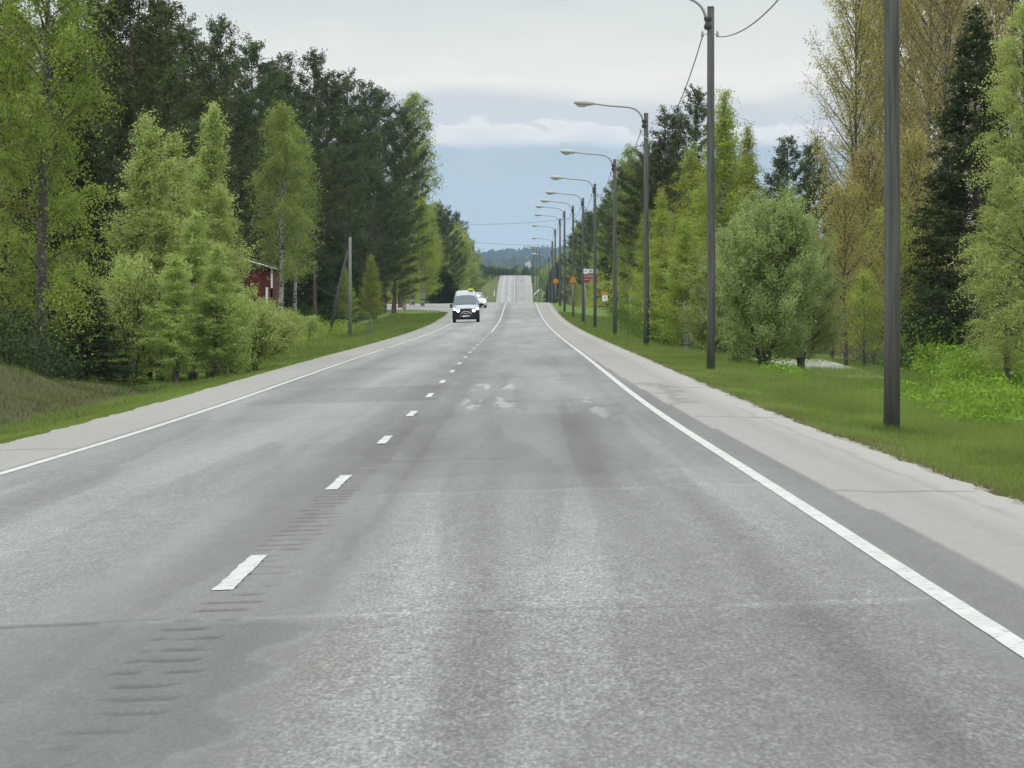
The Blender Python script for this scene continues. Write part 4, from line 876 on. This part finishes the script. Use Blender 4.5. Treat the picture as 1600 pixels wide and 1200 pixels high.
# taxi van
Z = 298.0; X = (728.5-800)*Z/F; zg = float(surf(X-cx(Z), Z))
van = empty('taxi_van', (X, Z, zg), 0.012); van.rotation_euler = (0.006, -float(cross(Z)), 0.012)
tag(van, 'white high-roofed taxi van with lit headlights driving towards the camera', 'van')
st = [(0.02, .34, .93, .86, .70, .6, .80), (0.12, .30, 1.02, .93, .76, .62, .88), (0.45, .30, 1.13, .97, .80, .65, 1.0), (0.95, .30, 1.27, .98, .84, .7, 1.12), (1.35, .30, 1.60, .98, .80, .75, 1.2),
      (1.72, .30, 1.92, .98, .77, .75, 1.22), (2.05, .30, 2.18, .98, .745, .75, 1.24), (2.5, .30, 2.28, .98, .735, .75, 1.25), (3.8, .30, 2.30, .98, .735, .75, 1.25), (5.0, .32, 2.28, .97, .73, .75, 1.25), (5.12, .4, 2.2, .93, .70, .8, 1.25)]
m = MB(); m.loft([ring(*s) for s in st]); body = m.build('body', M_white, van, True)
m = MB(); m.loft([ring(y, .22, zt, hw, hw-0.02, .45, .62) for y, zt, hw in ((-0.07, .84, .80), (-0.03, .97, .93), (0.10, 1.0, .99), (0.36, .98, 1.0), (0.42, .9, .99))]); bump = m.build('bumper', M_black, van, True)
m = MB(); m.box(-0.52, 0.52, -0.10, -0.06, .56, .84, 0.02); gr = m.build('grille', M_under, van)
m = MB(); [m.box(-0.5, 0.5, -0.115, -0.10, z, z+0.025) for z in (.62, .70, .78)]; m.build('slat', M_dkm, gr)
def face_z(y): return np.interp(y, [0.95, 1.35, 1.72], [1.27, 1.60, 1.92])+0.062
ws = [(-0.78, 1.0), (-0.4, 0.955), (0, 0.94), (0.4, 0.955), (0.78, 1.0), (0.765, 1.35), (0.70, 1.66), (0.35, 1.70), (0, 1.71), (-0.35, 1.70), (-0.70, 1.66), (-0.765, 1.35)]
quad_panel([(x, y, float(face_z(y))-abs(x)**3*0.07) for x, y in ws], 0.015, (0, -0.65, 0.76)).build('windscreen', M_glass, van)
for s in (-1, 1):
    m = quad_panel([(s*.985, 1.15, 1.22), (s*.985, 2.1, 1.24), (s*.80, 2.1, 1.80), (s*.83, 1.75, 1.78)], 0.012, (s, 0, .35)); m.build('side_window', M_glass, van)
    m = MB(); m.loft([[(s*(.62+a), -0.045+0.06*a+k, .83+b) for a, b in ((0, 0), (.13, -.02), (.24, .05), (.29, .16), (.27, .23), (.17, .19), (.05, .10))] for k in (0, .1)]); hl = m.build('headlight', M_head, van)
    m = MB(); m.loft([[(s*(.56+.12*math.cos(t)), -0.085+k, .86+.10*math.sin(t)) for t in [2*math.pi*q/12 for q in range(12)]] for k in (0, .08)]); m.build('bulb', M_head, hl)
    m = MB(); m.box(*sorted((s*1.0, s*1.16)), 0.92, 1.02, 1.08, 1.36, 0.03); mr = m.build('mirror', M_black, van)
    m = MB(); m.tube([(s*.95, 1.0, 1.14), (s*1.05, .98, 1.16)], 0.03, 6); m.build('mirror_arm', M_black, mr)
    for y in (0.85, 4.1): wheel(van, s*0.86, y, 0.34, 0.24)
    m = MB(); m.box(*sorted((s*.975, s*.995)), 0.45, 4.95, .30, .52, 0.01); m.build('side_cladding', M_black, van)
m = MB(); m.tube([(-.46, -.18, .44), (-.40, -.20, .62), (-.26, -.20, .76), (0, -.20, .79), (.26, -.20, .76), (.40, -.20, .62), (.46, -.18, .44), (0, -.19, .42), (-.46, -.18, .44)], 0.026, 8)
m.tube([(-.36, -.20, .66), (.36, -.20, .66)], 0.02, 6); m.tube([(-.3, -.18, .45), (-.3, .0, .4)], 0.02, 6); m.tube([(.3, -.18, .45), (.3, .0, .4)], 0.02, 6); m.build('bull_bar', M_chr, van, True)
m = MB(); m.box(-.26, .26, -.145, -.13, .44, .55, 0.005); m.build('number_plate', M_plate, van)
m = MB(); m.loft([[(.40+a, 2.15+y, 2.26+b) for a, b in ((-.21, 0), (.21, 0), (.20, .10), (.14, .19), (-.14, .19), (-.20, .10))] for y in (0, .16)]); ts = m.build('taxi_sign', M_taxi, van)
m = MB(); m.box(.24, .56, 2.135, 2.149, 2.27, 2.35); m.build('dark_band', M_black, ts)
for s in (-1, 1):
    m = MB(); m.tube([(s*.25, 1.04, 1.36), (s*.05, 1.14, 1.45)] if s > 0 else [(-.55, 1.05, 1.35), (-.15, 1.10, 1.41)], 0.012, 5); m.build('wiper', M_black, van)

# silver car behind the van
Z = 400.0; X = (746-800)*Z/F; zg = float(surf(X-cx(Z), Z))
car = empty('silver_car', (X, Z, zg), 0.03); car.rotation_euler = (0.02, -float(cross(Z)), 0.03)
tag(car, 'silver car with lit headlights half hidden behind the taxi van', 'car')
st = [(0.0, .30, .62, .70, .60, .45, .52), (0.12, .22, .74, .84, .70, .5, .60), (0.5, .20, .88, .90, .74, .55, .72), (1.15, .20, .98, .91, .76, .6, .86), (1.55, .20, 1.20, .91, .70, .6, .90),
      (2.0, .20, 1.40, .91, .62, .6, .92), (2.6, .20, 1.46, .91, .60, .6, .93), (3.4, .20, 1.42, .91, .60, .6, .93), (4.1, .22, 1.10, .90, .68, .6, .9), (4.5, .3, .95, .84, .68, .6, .8)]
m = MB(); m.loft([ring(*s) for s in st]); m.build('body', M_silver, car, True)
fz = lambda y: float(np.interp(y, [1.15, 1.55, 2.0], [.98, 1.20, 1.40]))+0.035
quad_panel([(x, y, fz(y)-abs(x)**3*0.08) for x, y in ((-.74, 1.2), (-.4, 1.17), (.4, 1.17), (.74, 1.2), (.66, 1.6), (.56, 1.93), (0, 1.95), (-.56, 1.93), (-.66, 1.6))], 0.014, (0, -.45, .9)).build('windscreen', M_glass, car)
m = MB(); m.box(-.62, .62, -0.03, .08, .24, .44, .02); gr = m.build('grille', M_black, car)
for s in (-1, 1):
    m = MB(); m.loft([[(s*(.58+a), 0.0+k+0.2*a, .58+b) for a, b in ((0, 0), (.20, .02), (.27, .12), (.18, .16), (.03, .11))] for k in (0, .12)]); h = m.build('headlight', M_head2, car)
    m = MB(); m.loft([[(s*.66+.13*math.cos(t), -0.03+k, .66+.12*math.sin(t)) for t in [2*math.pi*q/12 for q in range(12)]] for k in (0, .12)]); m.build('bulb', M_head2, h)
    m = MB(); m.box(*sorted((s*.90, s*1.08)), 1.42, 1.52, .93, 1.06, 0.03); m.build('mirror', M_silver, car)
    m = quad_panel([(s*.90, 1.5, .95), (s*.90, 3.5, .97), (s*.66, 3.2, 1.33), (s*.68, 2.05, 1.33)], 0.01, (s, 0, .4)); m.build('side_window', M_glass, car)
    for y in (0.85, 3.6): wheel(car, s*0.80, y, 0.32, 0.21)
m = MB(); m.box(-.26, .26, -.05, -.035, .40, .50, .004); m.build('number_plate', M_plate, car)

# ------------------------------------------------------------------ red cabin in the left wood
M_cab = bark_mat('falu_red_boards', (0.075, 0.013, 0.011), (0.13, 0.021, 0.018), 9, 0.4); M_roof = pmat('dark_felt_roof', (0.05, 0.05, 0.05), 0.9, var=0.2)
Z = 222; X0 = px(388, 470, Z)[0]-2.6; z0 = gz(X0, Z+2); o = empty('red_cabin', (X0, Z, z0), 0.0); W = 3.9; Hw = 2.75; Hr = 3.95; D = 6
zz = lambda y: CZ+(470-y)*Z/F-z0
Hr = zz(402); Hw = zz(414)-0.15
m = MB(); ft = [(0, 0, 0.1), (W, 0, 0.1), (W, 0, Hw), (W/2, 0, Hr), (0, 0, Hw)]; m.loft([ft, [(a, D, c) for a, b, c in ft]]); m.build('wall', M_cab, o)
sl = (Hr-Hw)/(W/2); m = MB()
for s in (-1, 1):
    xe = W/2+s*(W/2+0.35); ze = Hr-sl*(W/2+0.35)
    m.loft([[(W/2, y, Hr+0.03), (xe, y, ze+0.03), (xe, y, ze+0.13), (W/2, y, Hr+0.15)] for y in (-0.3, D+0.3)])
rf = m.build('roof', M_roof, o)
m = MB()
for s in (-1, 1):
    xe = W/2+s*(W/2+0.37); ze = Hr-sl*(W/2+0.37)
    m.loft([[(W/2, y, Hr-0.02), (xe, y, ze-0.02), (xe, y, ze+0.06), (W/2, y, Hr+0.06)] for y in (-0.34, -0.305)])
m.build('barge_board', M_wht, rf)
m = MB(); m.box(W-0.08, W+0.02, -0.03, 0.08, 0.1, Hw); m.build('corner_board', M_wht, o)
xw = px(418, 470, Z)[0]-X0
m = MB(); m.box(xw-0.10, xw+0.03, -0.05, -0.005, zz(483), zz(449)); dr = m.build('door_frame', M_wht, o)
m = MB(); m.box(xw+0.03, xw+0.5, -0.03, -0.005, zz(480), zz(450)); m.build('door', pmat('brown_door', (0.12, 0.05, 0.04), 0.7), dr)
m = MB(); m.box(0.7, 1.5, -0.04, -0.005, 1.1, 2.0); wf = m.build('window_frame', M_wht, o)
m = MB(); m.box(0.76, 1.44, -0.05, -0.042, 1.16, 1.94); m.build('pane', M_glass, wf)
tag(o, 'small red wooden cabin with white trim half hidden behind the young birches', 'cabin')
# small dark stone by the left verge
m = MB(); g = random.Random(4); X = px(578, 515, 235)[0]; m.loft([[(0.28*f*math.cos(t)*(1+g.uniform(-.15, .15)), 0.2*f*math.sin(t), z) for t in [2*math.pi*k/9 for k in range(9)]] for f, z in ((.9, -.1), (1, .08), (.8, .22), (.35, .30))])
st_ = m.build('boulder', pmat('dark_stone', (0.09, 0.09, 0.09), 0.9, var=0.3), None, True); st_.location = (X, 235, gz(X, 235)); tag(st_, 'small dark boulder on the left verge past the grey pole', 'boulder')

# pale houses far away on the hillside
M_hw = pmat('pale_render', (0.75, 0.76, 0.76), 0.8); M_hr = pmat('grey_tin_roof', (0.45, 0.46, 0.47), 0.6)
for k, (x, y, wpx, hpx, Z) in enumerate([(823, 402.5, 5, 2, 4300), (827, 409, 6, 4, 4000), (822, 411, 3, 2.4, 3900), (828, 413.5, 5, 2, 3600), (829, 418, 4.5, 2.4, 3000-60), (826, 421.5, 4, 2.2, 2900), (818.5, 424.5, 2.5, 1.8, 2600)]):
    for Y0, dep, topz in ((3000, 500, 31.0), (5200, 1400, 77.0)):       # stand each house on the hillside that shows at its height
        ss = np.linspace(0, 0.97, 400); zs_ = -20+(topz+CZ+20)*np.interp(ss, [0, .2, .45, .7, .92, 1], [0, .35, .62, .85, .98, 1])+5.5
        ok = zs_ >= CZ+(470-y-hpx/2)*(Y0+dep*ss)/F
        if ok.any(): Z = Y0+dep*ss[ok.argmax()]-dep*0.06; break
    W = 0.8*wpx*Z/F; Hh = 0.9*hpx*Z/F; p = px(x, y+hpx/2, Z); o = empty('distant_house', p, 0.2)
    m = MB(); m.box(-W/2, W/2, 0, W*0.7, -2.0, Hh*0.7); m.build('wall', M_hw, o)
    m = MB(); m.loft([[(-W/2-.3, y_, Hh*.7), (W/2+.3, y_, Hh*.7), (0, y_, Hh*1.15)] for y_ in (-.3, W*.7+.3)]); m.build('roof', M_hr, o)
    m = MB()
    for q in range(3): m.box(-W/2+W*(0.15+0.27*q), -W/2+W*(0.28+0.27*q), -0.1, -0.02, Hh*.25, Hh*.5)
    m.build('window', M_glass, o)
    tag(o, ['highest pale house on the far hillside', 'largest pale house on the far hillside', 'small pale house left of the largest one on the far hillside', 'pale house just below the largest one on the far hillside',
            'pale house in the lower middle of the far hillside', 'lower pale house above the treetops of the far hillside', 'lowest tiny pale house left of the others on the far hillside'][k], 'house', 'pale houses on the far hillside')

# ------------------------------------------------------------------ air
m = MB(); m.box(-4200, 4300, -300, 7700, -45, 130)
hz = bpy.data.materials.new('haze'); hz.use_nodes = True; t = hz.node_tree
for n_ in list(t.nodes): t.nodes.remove(n_)
pv = nd(t, 'ShaderNodeVolumePrincipled'); pv.inputs['Color'].default_value = (0.46, 0.70, 1.0, 1); pv.inputs['Density'].default_value = 0.000068; pv.inputs['Anisotropy'].default_value = 0.2
ou = nd(t, 'ShaderNodeOutputMaterial'); t.links.new(pv.outputs[0], ou.inputs['Volume'])
hb = m.build('haze', hz); tag(hb, kind='stuff')
